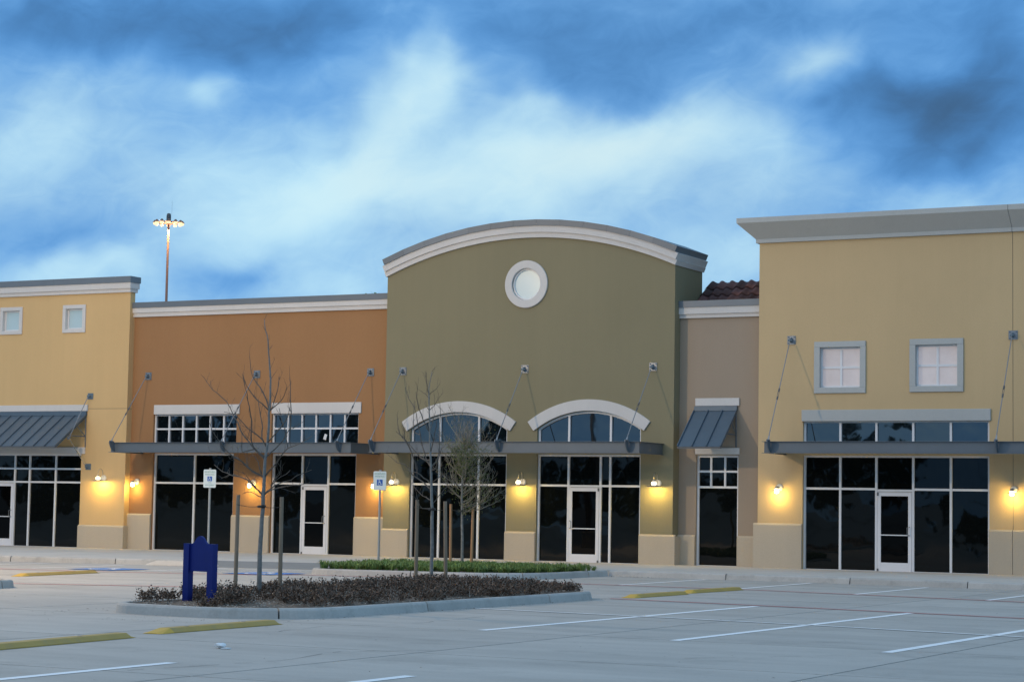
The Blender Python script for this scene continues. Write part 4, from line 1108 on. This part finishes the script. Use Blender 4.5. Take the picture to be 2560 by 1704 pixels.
# scrap of crumpled paper
pp = MB(); bm = bmesh.new(); bmesh.ops.create_icosphere(bm, subdivisions=2, radius=.05)
for v in bm.verts: v.co = Vector((v.co.x*1.3, v.co.y*1.1, max(v.co.z*.62, -.03)))*(1+rng.uniform(-.28, .28)) + Vector((14.42, -35.1, .035))
pp.bm(bm); pp.box(14.47, 14.56, -35.16, -35.08, .005, .014)
tag(pp.build('crumpled_paper', PAPW), 'scrap of crumpled white paper on the concrete in the foreground', 'litter')
T1 = [[(9.2,-26.7,0.25),(9.2,-26.7,0.83),(9.21,-26.7,1.21),(9.23,-26.7,1.53),(9.24,-26.7,1.77),(9.24,-26.7,2.04),(9.25,-26.7,2.34),(9.29,-26.7,2.61),(9.3,-26.7,2.83),(9.3,-26.7,3.1),(9.32,-26.7,3.31),(9.31,-26.7,3.64),(9.28,-26.7,3.96),(9.25,-26.7,4.24),(9.2,-26.7,4.43),(9.17,-26.7,4.61)],
 [(9.3,-26.7,3.15),(9.2,-26.64,3.32),(9.04,-26.58,3.51),(8.88,-26.52,3.65),(8.77,-26.46,3.8),(8.69,-26.4,4.04)],
 [(9.29,-26.7,3.14),(9.22,-26.76,3.24),(9.09,-26.82,3.36),(9.02,-26.88,3.47),(8.98,-26.94,3.6),(8.98,-27,3.71)],
 [(9.27,-26.7,2.39),(9.15,-26.77,2.47),(9.07,-26.84,2.65),(9.12,-26.91,2.87),(9.15,-26.99,3.08),(9.14,-27.06,3.29),(9.13,-27.13,3.48),(9.12,-27.2,3.69)],
 [(9.24,-26.7,2.37),(9,-26.64,2.53),(8.82,-26.59,2.67),(8.65,-26.53,2.83),(8.51,-26.48,3),(8.41,-26.42,3.1),(8.23,-26.37,3.31),(8,-26.31,3.46),(7.81,-26.26,3.57),(7.64,-26.2,3.73)],
 [(9.23,-26.7,2.08),(9.04,-26.79,2.18),(8.93,-26.87,2.31),(8.84,-26.96,2.37),(8.72,-27.04,2.5),(8.61,-27.13,2.68),(8.56,-27.21,2.81),(8.58,-27.3,2.92)],
 [(9.23,-26.7,2.07),(8.96,-26.62,2.16),(8.7,-26.54,2.32),(8.41,-26.46,2.43),(8.14,-26.38,2.47),(7.87,-26.3,2.51)],
 [(9.21,-26.7,1.79),(9.02,-26.6,1.9),(8.75,-26.5,2.04),(8.41,-26.4,2.1),(8.14,-26.3,2.17),(7.9,-26.2,2.28)],
 [(9.21,-26.7,1.79),(9.16,-26.83,1.92),(9.12,-26.97,2.05),(9.09,-27.1,2.15)],
 [(8.89,-26.7,2.04),(8.61,-26.63,2.11),(8.4,-26.57,2.08),(8.27,-26.5,2.05)],
 [(9.25,-26.7,1.8),(9.34,-26.64,1.9),(9.46,-26.58,1.98),(9.64,-26.52,2.04),(9.76,-26.46,2.12),(9.95,-26.4,2.2)],
 [(9.25,-26.7,2.08),(9.47,-26.8,2.23),(9.69,-26.9,2.39),(9.88,-27,2.53),(10.11,-27.1,2.57),(10.46,-27.2,2.71)],
 [(9.27,-26.7,2.39),(9.36,-26.6,2.51),(9.45,-26.5,2.67),(9.51,-26.4,2.84),(9.5,-26.3,2.87),(9.63,-26.2,2.98)],
 [(9.34,-26.7,3.15),(9.35,-26.65,3.25),(9.38,-26.6,3.43),(9.37,-26.55,3.56),(9.35,-26.5,3.69)],
 [(9.34,-26.7,3.15),(9.51,-26.77,3.24),(9.67,-26.83,3.36),(9.77,-26.9,3.51)],
 [(9.71,-26.7,2.82),(9.69,-26.63,3.1),(9.62,-26.57,3.42),(9.55,-26.5,3.7)],
 [(9.68,-26.7,2.54),(9.62,-26.67,2.72),(9.53,-26.63,2.94),(9.43,-26.6,3.18)],
 [(9.26,-26.7,2.56),(9.24,-26.76,2.66),(9.08,-26.82,2.79),(8.92,-26.88,2.93),(8.81,-26.94,3.06),(8.64,-27,3.11)],
 [(9.26,-26.7,2.56),(9.11,-26.6,2.72),(9.05,-26.5,2.89),(8.89,-26.4,3.25),(8.8,-26.3,3.34)],
 [(9.04,-26.7,2.53),(8.78,-26.67,2.47),(8.75,-26.63,2.67),(8.7,-26.6,2.83)],
 [(9.29,-26.7,2.61),(9.55,-26.8,2.82),(9.77,-26.9,2.98),(9.89,-27,3.16)],
 [(9.19,-26.7,2.12),(9.1,-26.67,2.31),(8.99,-26.63,2.41),(8.89,-26.6,2.41)],
 [(9.38,-26.7,1.9),(9.47,-26.77,2.02),(9.62,-26.83,2.12),(9.69,-26.9,2.34)],
 [(9.38,-26.7,1.94),(9.43,-26.63,2.02),(9.57,-26.57,2.13),(9.6,-26.5,2.19)],
 [(9.25,-26.7,1.8),(9.46,-26.77,1.88),(9.77,-26.85,1.93),(10.07,-26.93,1.95),(10.31,-27,1.99)],
 [(9.21,-26.7,1.75),(9.01,-26.63,1.81),(8.84,-26.57,1.84),(8.69,-26.5,1.8)]]
T2 = [[(8.84,-20.5,0.07),(8.82,-20.5,0.92),(8.82,-20.5,1.45),(8.8,-20.5,1.71),(8.78,-20.5,2.09),(8.77,-20.5,2.41),(8.74,-20.5,2.68),(8.73,-20.5,3.05),(8.71,-20.5,3.45),(8.69,-20.5,3.75),(8.7,-20.5,3.94),(8.75,-20.5,4.18)],
 [(8.76,-20.5,2.41),(8.65,-20.45,2.52),(8.51,-20.4,2.79),(8.44,-20.35,3),(8.34,-20.3,3.25),(8.25,-20.25,3.52),(8.14,-20.2,3.61),(8.01,-20.15,3.8),(7.94,-20.1,3.92)],
 [(8.76,-20.5,2.09),(8.66,-20.57,2.19),(8.57,-20.64,2.28),(8.54,-20.71,2.45),(8.52,-20.79,2.64),(8.45,-20.86,2.85),(8.33,-20.93,2.98),(8.29,-21,3.04)],
 [(8.75,-20.5,2.52),(8.54,-20.42,2.54),(8.36,-20.33,2.65),(8.15,-20.25,2.82),(7.94,-20.17,2.93),(7.79,-20.08,3.15),(7.71,-20,3.4)],
 [(8.72,-20.5,3.05),(8.67,-20.56,3.18),(8.6,-20.62,3.37),(8.56,-20.68,3.58),(8.56,-20.74,3.71),(8.62,-20.8,3.89)],
 [(8.71,-20.5,3.67),(8.59,-20.45,3.75),(8.47,-20.4,3.82)],
 [(8.69,-20.5,3.75),(8.74,-20.45,3.8),(8.81,-20.4,3.87)],
 [(8.69,-20.5,3.75),(8.67,-20.55,3.93),(8.69,-20.6,4.16)],
 [(8.77,-20.5,2.39),(8.82,-20.4,2.49),(8.82,-20.3,2.68),(8.77,-20.2,3.06),(8.73,-20.1,3.34),(8.65,-20,3.61)],
 [(8.79,-20.5,2.33),(8.96,-20.63,2.38),(9.09,-20.77,2.54),(9.21,-20.9,2.72)],
 [(8.71,-20.5,3.45),(8.75,-20.4,3.54),(8.8,-20.3,3.73)],
 [(8.48,-20.5,2.29),(8.34,-20.45,2.3),(8.2,-20.4,2.32)],
 [(8.8,-20.5,1.69),(8.85,-20.4,1.8),(8.89,-20.3,1.91),(8.95,-20.2,2.04)],
 [(8.81,-20.5,1.64),(8.71,-20.58,1.61),(8.63,-20.65,1.66),(8.61,-20.73,1.84),(8.62,-20.8,1.95)],
 [(8.76,-20.5,1.98),(8.56,-20.44,2.11),(8.3,-20.38,2.25),(8.11,-20.32,2.44),(7.88,-20.26,2.48),(7.62,-20.2,2.64)],
 [(8.75,-20.5,2.68),(8.88,-20.6,2.89),(8.97,-20.7,3.1),(9.05,-20.8,3.25)],
 [(8.73,-20.5,3.05),(8.7,-20.35,3.22),(8.67,-20.2,3.44)],
 [(8.35,-20.5,2.65),(8.24,-20.57,2.89),(8.25,-20.63,3.05),(8.23,-20.7,3.23)],
 [(8.53,-20.5,3),(8.36,-20.43,3.05),(8.29,-20.37,3.25),(8.26,-20.3,3.49)],
 [(8.8,-20.5,1.77),(8.61,-20.4,1.82),(8.42,-20.3,1.9),(8.2,-20.2,2.09)],
 [(8.78,-20.5,2.09),(8.99,-20.6,2.19),(9.2,-20.7,2.25)]]
# ------------------------------------------------------------------ planting
import numpy as np
def fast_mesh(name, V, F, m, kind=None, parent=None, label=None, cat=None):
    me = bpy.data.meshes.new(name)
    V = np.asarray(V, dtype=np.float32); F = np.asarray(F, dtype=np.int32)
    k = F.shape[1]
    me.vertices.add(len(V)); me.vertices.foreach_set('co', V.ravel())
    me.loops.add(F.size); me.loops.foreach_set('vertex_index', F.ravel())
    me.polygons.add(len(F)); me.polygons.foreach_set('loop_start', np.arange(0, F.size, k, dtype=np.int32)); me.polygons.foreach_set('loop_total', np.full(len(F), k, dtype=np.int32))
    me.update(calc_edges=True); me.validate()
    me.materials.append(m)
    o = bpy.data.objects.new(name, me); col.objects.link(o)
    if parent is not None: o.parent = parent; o.location = -Vector(parent.location)
    if kind: o['kind'] = kind
    if label: o['label'] = label
    if cat: o['category'] = cat
    return o
nr_ = np.random.RandomState(5)
def unit(n):
    v = nr_.normal(size=(n, 3)); return v/np.linalg.norm(v, axis=1, keepdims=True)
def leaves(C, L, Wd, up_bias=.4):
    """diamond leaves at centres C"""
    n = len(C); d = unit(n); d[:, 2] += up_bias; d /= np.linalg.norm(d, axis=1, keepdims=True)
    s = np.cross(d, unit(n)); s /= np.linalg.norm(s, axis=1, keepdims=True)
    Ls = (L*nr_.uniform(.6, 1.3, n))[:, None]; Ws = (Wd*nr_.uniform(.6, 1.3, n))[:, None]
    V = np.stack([C-d*Ls*.5, C+s*Ws*.5, C+d*Ls*.5, C-s*Ws*.5], 1).reshape(-1, 3)
    F = np.arange(4*n).reshape(n, 4)
    return V, F
def bed_points(poly, n, margin=.2):
    P = shrink(poly, margin); xs = [p[0] for p in P]; ys = [p[1] for p in P]; out = []
    while len(out) < n:
        x, y = nr_.uniform(min(xs), max(xs)), nr_.uniform(min(ys), max(ys))
        if inside((x, y), P): out.append((x, y))
    return np.array(out)
def isl_z(poly, P, mound):
    c = np.array([sum(p[0] for p in poly)/len(poly), sum(p[1] for p in poly)/len(poly)])
    hx = (max(p[0] for p in poly)-min(p[0] for p in poly))/2; hy = (max(p[1] for p in poly)-min(p[1] for p in poly))/2
    s = np.maximum(np.abs(P[:, 0]-c[0])/hx, np.abs(P[:, 1]-c[1])/hy)
    return .125+mound*(1-np.clip(s, 0, 1)**2)
def shrub_bed(name, label, poly, nplants, mound, h, per):
    P = bed_points(poly, nplants, .17)
    z = isl_z(poly, P, mound)
    # thin patch of bare mulch round the first tree
    if h > .162:
        keep = np.hypot(P[:, 0]-9.6, (P[:, 1]+27.6)*.8) > .55; keep &= np.hypot(P[:, 0]-9.60, P[:, 1]+29.35) > .60; keep &= (np.sin(P[:, 0]*2.7+1.3*np.sin(P[:, 1]*1.1))*np.cos(P[:, 1]*1.9+P[:, 0]) > -.72); P = P[keep]; z = z[keep]
    Vs, Fs, tw = [], [], MB(); off = 0
    TV, TF = [], []; toff = 0
    edge = np.maximum(np.abs(P[:, 0]-10.1)/1.75, np.abs(P[:, 1]+24.3)/5.6) if h > .162 else np.zeros(len(P))
    for (x, y), z0, ed_ in zip(P, z, edge):
        hh = (1-.45*min(ed_, 1)**6)*h*nr_.uniform(.45, 1.45); rr = nr_.uniform(.16, .30)
        ns = 9
        # stems, leaves clustered toward their outer ends
        az_ = nr_.uniform(0, 2*math.pi, ns); tip = np.stack([np.cos(az_)*rr*nr_.uniform(.3, 1, ns), np.sin(az_)*rr*nr_.uniform(.3, 1, ns), hh*nr_.uniform(.5, 1.0, ns)], 1)
        m = per//ns
        t = nr_.uniform(.25, 1.05, (ns, m))**.7
        C = tip[:, None, :]*t[:, :, None] + nr_.normal(scale=.022, size=(ns, m, 3))
        C = C.reshape(-1, 3)+np.array([x, y, z0]); C[:, 2] = np.maximum(C[:, 2], z0+.01)
        V, F = leaves(C, .042, .024); Vs.append(V); Fs.append(F+off); off += len(V)
        for q in tip:
            b = np.array([x, y, z0]); e = b+q*1.03; s = np.array([.0035, .002, 0])
            TV += [b-s, b+s, e+s*.5, e-s*.5]; TF.append([toff, toff+1, toff+2, toff+3]); toff += 4
    o = fast_mesh(name, np.concatenate(Vs), np.concatenate(Fs), LFP, 'stuff', label=label)
    # litter and bark chips lying on the soil
    n = 9500 if h > .162 else 600
    Q = bed_points(poly, n, .2); zq = isl_z(poly, Q, mound)
    V, F = leaves(np.column_stack([Q, zq+.012]), .055, .026, -.0)
    V[:, 2] = np.repeat(zq+.008, 4)+(V[:, 2]-np.repeat(zq+.008, 4))*.25
    TV = np.array(TV); V = np.concatenate([V, TV]); F = np.concatenate([F, np.array(TF)+4*n])
    fast_mesh('mulch_litter', V, F, LFT, 'stuff', label='pale twigs and chips lying on the mulch')
    return o
shrub_bed('low_shrubs', 'low dark purple-brown shrubs filling the near island', front_isl, 680, .12, .165, 110)
shrub_bed('low_shrubs', 'few leaves of low shrubs on the island cut by the left edge', left_isl, 60, .02, .16, 90)
# grass tufts on the back island
P = bed_points(back_isl, 620, .20); z = isl_z(back_isl, P, .03)
nb = 34; V = []; F = []; off = 0
for (x, y), z0 in zip(P, z):
    a = nr_.uniform(0, 2*math.pi, nb); r0 = nr_.uniform(0, .05, nb); L = nr_.uniform(.15, .34, nb); out = nr_.uniform(.3, 1.0, nb)
    hgt = nr_.uniform(.7, 1.1)
    dx, dy = np.cos(a), np.sin(a)
    b = np.stack([x+dx*r0, y+dy*r0, np.full(nb, z0-.01)], 1)
    m1 = b+np.stack([dx*L*.28*out, dy*L*.28*out, L*.62*hgt], 1); t = b+np.stack([dx*L*.80*out, dy*L*.80*out, L*(.78-.45*out)*hgt], 1)
    s = np.stack([-dy, dx, np.zeros(nb)], 1)*.0075
    q = np.stack([b-s, b+s, m1+s*.9, m1-s*.9, m1-s*.9, m1+s*.9, t+s*.2, t-s*.2], 1).reshape(-1, 3)
    V.append(q); F.append(np.arange(len(q)).reshape(-1, 4)+off); off += len(q)
fast_mesh('border_grass', np.concatenate(V), np.concatenate(F), LFG, 'stuff', label='green border grass filling the island before the olive shop')

# ------------------------------------------------------------------ bare trees
tr = random.Random(21)
def limb(mb, pts, r0, r1, n=5):
    k = len(pts); mb.tube(pts, [r0+(r1-r0)*(i/(k-1))**.8 for i in range(k)], n)
def smoothed(pts, jit=.0):
    P = [Vector(p) for p in pts]; out = []
    for i in range(len(P)-1):
        p0, p1, p2, p3 = P[max(i-1, 0)], P[i], P[i+1], P[min(i+2, len(P)-1)]
        for s in (0, .5):
            t = s; q = .5*((2*p1)+(p2-p0)*t+(2*p0-5*p1+4*p2-p3)*t*t+(3*p1-p0-3*p2+p3)*t**3)
            out.append(q+Vector((tr.uniform(-jit, jit), tr.uniform(-jit, jit), tr.uniform(-jit, jit))))
    out.append(P[-1]); return out
def twigs(mb, pts, step, lo, hi, r, depth=1, skip=.25, up=.5):
    """side shoots along a limb"""
    d = 0; side = 1
    L = sum((b-a).length for a, b in zip(pts, pts[1:])); run = 0
    for a, b in zip(pts, pts[1:]):
        s = (b-a).length; run += s; d += s
        if run/L < skip: continue
        while d > step:
            d -= step*tr.uniform(.6, 1.5); side = -side
            ax_ = (b-a).normalized(); rn = Vector((tr.uniform(-1, 1), tr.uniform(-1, 1), tr.uniform(-.4, 1)))
            o_ = ax_.cross(rn).normalized(); dr = (ax_*tr.uniform(.4, .9)+o_*tr.uniform(.5, 1.0)+Vector((0, 0, up))).normalized()
            ln = tr.uniform(lo, hi)*(1.15-.6*run/L); p = b; q = [p]
            for i in range(3):
                dr = (dr+Vector((tr.uniform(-.22, .22), tr.uniform(-.22, .22), tr.uniform(-.08, .28)))).normalized(); p = p+dr*ln/3; q.append(p)
            mb.tube(q, [r, r*.8, r*.6, r*.35], 4)
            if depth > 0: twigs(mb, q, step*.8, lo*.45, hi*.5, r*.7, depth-1, .3, up)
def bare_tree(name, label, T, r_trunk, r_top, stake_pts, tie_z, tw, seed, loc):
    tr.seed(seed)
    t = thing(name, label, 'tree', loc, 'young bare trees in the islands')
    trunk = [Vector(p) for p in T[0]]; trunk[0].z = .05
    k = len(trunk); mb = MB(); rs = [max(r_trunk*(1-(i/(k-1))**.75)+r_top, r_top) for i in range(k)]
    P = smoothed(trunk, .006); rr = [rs[0]+(rs[-1]-rs[0])*(i/(len(P)-1))**.85 for i in range(len(P))]
    mb.tube(P, rr, 9); mb.build('trunk', BARK, t, smooth=True)
    mb = MB()
    for pl in T[1:]:
        q = smoothed(pl, .008); L = sum((b-a).length for a, b in zip(q, q[1:]))
        limb(mb, q, min(.006+.0075*L, .015), .0040)
        twigs(mb, q, tw[0], tw[1], tw[2], .0036, tw[3], .2)
    twigs(mb, [p for p in P if p.z > 2.0], .16, tw[1], tw[2]*.9, .0045, tw[3], .0)
    mb.build('crown', BRKB, t)
    return t
bare_tree('young_tree', 'bare young tree with long upright shoots behind the blue board, tallest of the trees', T1, .036, .005, None, 1.6, (.15, .08, .34, 1), 3, (9.2, -26.7, .15))
bare_tree('young_tree', 'bare young tree in the middle of the near island, before the left arched window', T2, .033, .005, None, 1.6, (.12, .10, .32, 1), 4, (8.84, -20.5, .15))
# third tree: twiggy, with a few olive leaves left
tr.seed(9)
t3 = thing('young_tree', 'twiggy young tree with sparse olive leaves on the grassy island', 'tree', (3.0, -8.8, .15), 'young bare trees in the islands')
trk = [(3.02, -8.8, .05), (3.01, -8.8, .9), (2.99, -8.8, 1.5), (2.98, -8.8, 2.2), (2.99, -8.8, 2.8), (3.02, -8.8, 3.3), (3.0, -8.8, 3.8)]
P = smoothed(trk, .008); MB().tube(P, [.040-.032*i/(len(P)-1) for i in range(len(P))], 9).build('trunk', BARK, t3, smooth=True)
mb = MB(); lc = []
for i in range(54):
    z0 = 1.45+1.65*(i/45)**.9; a = tr.uniform(0, 2*math.pi); L = tr.uniform(.65, 1.30)*(1.15-.30*(z0-1.45)/1.65)
    if i % 3 == 0: L *= .7
    d = Vector((math.cos(a), math.sin(a)*.8, tr.uniform(-.05, .5)+.5*(z0-1.45)/1.65)).normalized(); p = Vector((3.0, -8.8, z0)); q = [p.copy()]
    for k in range(5):
        d = (d+Vector((tr.uniform(-.2, .2), tr.uniform(-.2, .2), tr.uniform(.0, .24)))).normalized(); p = p+d*L/5; q.append(p.copy())
    limb(mb, q, .011, .003, 4); twigs(mb, q, .065, .12, .38, .0042, 1, .12, .55)
    for p in q[1:]:
        w = 1.0 if (abs(p.x-3.05) < .42 and 2.45 < p.z < 3.25) else (.45 if p.z < 2.5 else .10)
        for k in range(int(w*24*tr.uniform(.5, 1.4))): lc.append((p.x+tr.gauss(0, .09), p.y+tr.gauss(0, .09), p.z+tr.gauss(0, .08)))
mb.build('crown', BRKP, t3)
V, F = leaves(np.array(lc), .055, .022, .2)
fo = fast_mesh('foliage', V, F, LFO, 'stuff', parent=t3)

# ------------------------------------------------------------------ stakes and ties
SG = 'wooden stakes beside the young trees'
def stake(label, x, y, z1, r, m, lean=0):
    mb = MB(); mb.tube([(x, y, .02), (x+lean, y, z1)], [r, r*.95], 9); o = mb.build('tree_stake', m, None, origin=(x, y, .15), smooth=False)
    tag(o, label, 'stake', SG)
stake('weathered stake left of the tallest bare tree, nearest the blue board', 8.74, -26.7, 1.785, .034, WOOD, .01)
stake('weathered stake right of the tallest bare tree', 9.60, -26.7, 1.76, .034, WOOD, -.01)
stake('weathered stake left of the middle bare tree in the near island', 8.49, -20.5, 1.775, .036, WOOD)
stake('weathered stake right of the middle bare tree in the near island', 9.14, -20.5, 1.755, .036, WOOD, -.05)
stake('reddish new stake left of the leafy tree on the grassy island', 2.69, -8.8, 1.735, .036, WOOR, -.02)
stake('reddish new stake right of the leafy tree on the grassy island', 3.28, -8.8, 1.63, .036, WOOR, .02)
def tie(label, xa, xt, xb, y, z, za, zb):
    mb = MB()
    pa = [(xa, y-.03, za), ((xa+xt)/2, y-.02, (za+z)/2-.02), (xt, y-.065, z), ((xb+xt)/2, y-.02, (zb+z)/2-.015), (xb, y-.03, zb)]
    mb.tube(smoothed(pa), .004, 4); mb.lathe((xt, y, z), [(.060, -.018), (.072, -.01), (.072, .012), (.060, .02)], 12); mb.box(xt+.03, xt+.09, y-.06, y-.03, z+.005, z+.03)
    tag(mb.build('tree_tie', WIRE), label, 'tie', 'ties holding the trees to their stakes')
tie('black tie wire round the trunk of the tallest bare tree', 8.74, 9.21, 9.60, -26.7, 1.60, 1.63, 1.60)
tie('black tie wire round the trunk of the middle bare tree', 8.49, 8.81, 9.12, -20.5, 1.60, 1.66, 1.60)
tie('dark tie wire round the trunk of the leafy tree on the grass', 2.69, 2.99, 3.28, -8.8, 1.57, 1.60, 1.56)

# ------------------------------------------------------------------ tree peeping over the brown roof
bt = thing('background_tree', 'green treetop just showing over the roof where the brown and olive shops meet', 'tree', (-29.3, 40, 0))
MB().tube([(-29.3, 40, 0), (-29.2, 40, 6), (-29.0, 40, 11)], [.28, .2, .06], 8).build('trunk', BARK, bt)
C = nr_.normal(size=(7000, 3)); C /= np.linalg.norm(C, axis=1, keepdims=True); C *= nr_.uniform(.3, 1, (7000, 1))**.5
C = C*np.array([2.6, 2.6, 3.6])*(1+.25*np.sin(C[:, :1]*5)*np.cos(C[:, 2:]*6)) + np.array([-30.3, 40, 8.75])
V, F = leaves(C, .30, .18); fast_mesh('crown', V, F, LFG, 'stuff', parent=bt)
# ------------------------------------------------------------------ wood across the road, seen only in the shop glass
Vs, Fs, off = [], [], 0
for i in range(70):
    x = -190+i*4.6+nr_.uniform(-2, 2); y = -125+nr_.uniform(-7, 7); h = nr_.uniform(5.0, 11.5); w = nr_.uniform(2.2, 4.2)
    skip = nr_.uniform() < .22
    if skip: h = 3.2
    n = 420; C = unit(n)*nr_.uniform(.35, 1, (n, 1))**.5*np.array([w, w, h*.42])+np.array([x, y, h*.60])
    V, F = leaves(C, 1.1, .8); Vs.append(V); Fs.append(F+off); off += len(V)
    b = len(V)
fast_mesh('wood', np.concatenate(Vs), np.concatenate(Fs), LFD, 'stuff', label='dark line of trees across the road facing the shops')

# grit and dead leaves blown over the lot
def grit(n, x0, x1, y0, y1, s):
    P = np.column_stack([nr_.uniform(x0, x1, n), nr_.uniform(y0, y1, n), np.full(n, .012)])
    V, F = leaves(P, s, s*.6, 0); V[:, 2] = .004+np.abs(V[:, 2]-.012)*.4
    return V, F
A = [grit(420, -6, 24, -42, -7, .035), grit(120, 7.6, 8.3, -30.5, -19, .05), grit(90, 11.83, 12.0, -30, -19, .05), grit(160, 9.5, 12.5, -31.3, -30.2, .03), grit(70, 5.9, 7.6, -7.0, -6.5, .06)]
off = 0; Vs = []; Fs = []
for V, F in A: Vs.append(V); Fs.append(F+off); off += len(V)
fast_mesh('grit', np.concatenate(Vs), np.concatenate(Fs), SOIL, 'stuff', label='grit and dead leaves scattered over the concrete lot')
# hairline cracks in the slabs
def crack(pts, w):
    mb = MB(); P = []
    for (a, b) in zip(pts, pts[1:]):
        a, b = Vector(a), Vector(b); n = max(2, int((b-a).length/.22))
        for i in range(n): P.append(a+(b-a)*i/n+Vector((tr.uniform(-.03, .03), tr.uniform(-.03, .03))))
    P.append(Vector(pts[-1]))
    for i in range(len(P)-1):
        if tr.random() < .22: continue
        a, b = P[i], P[i+1]; d = (b-a).normalized(); q = Vector((-d.y, d.x))*w*tr.uniform(.4, 1.2)
        mb.poly([(a.x+q.x, a.y+q.y, .0042), (a.x-q.x, a.y-q.y, .0042), (b.x-q.x, b.y-q.y, .0042), (b.x+q.x, b.y+q.y, .0042)])
    o = mb.build('crack', CONB, None); o['kind'] = 'structure'
crack([(12.4, -33.5), (13.1, -32.0), (12.9, -30.6), (13.4, -29.0), (13.2, -26.5)], .006)
crack([(15.6, -38.3), (16.0, -36.2), (15.7, -34.6), (16.4, -33.7)], .006)
crack([(18.2, -29.4), (19.6, -28.9), (21.0, -29.3)], .006)
crack([(19.2, -33.0), (20.4, -31.4), (21.1, -31.0), (22.2, -30.2)], .007)
crack([(13.8, -26.0), (15.2, -25.7), (16.4, -25.9)], .006)
crack([(16.5, -23.2), (18.0, -22.6), (19.5, -23.4), (21.2, -23.1)], .006)
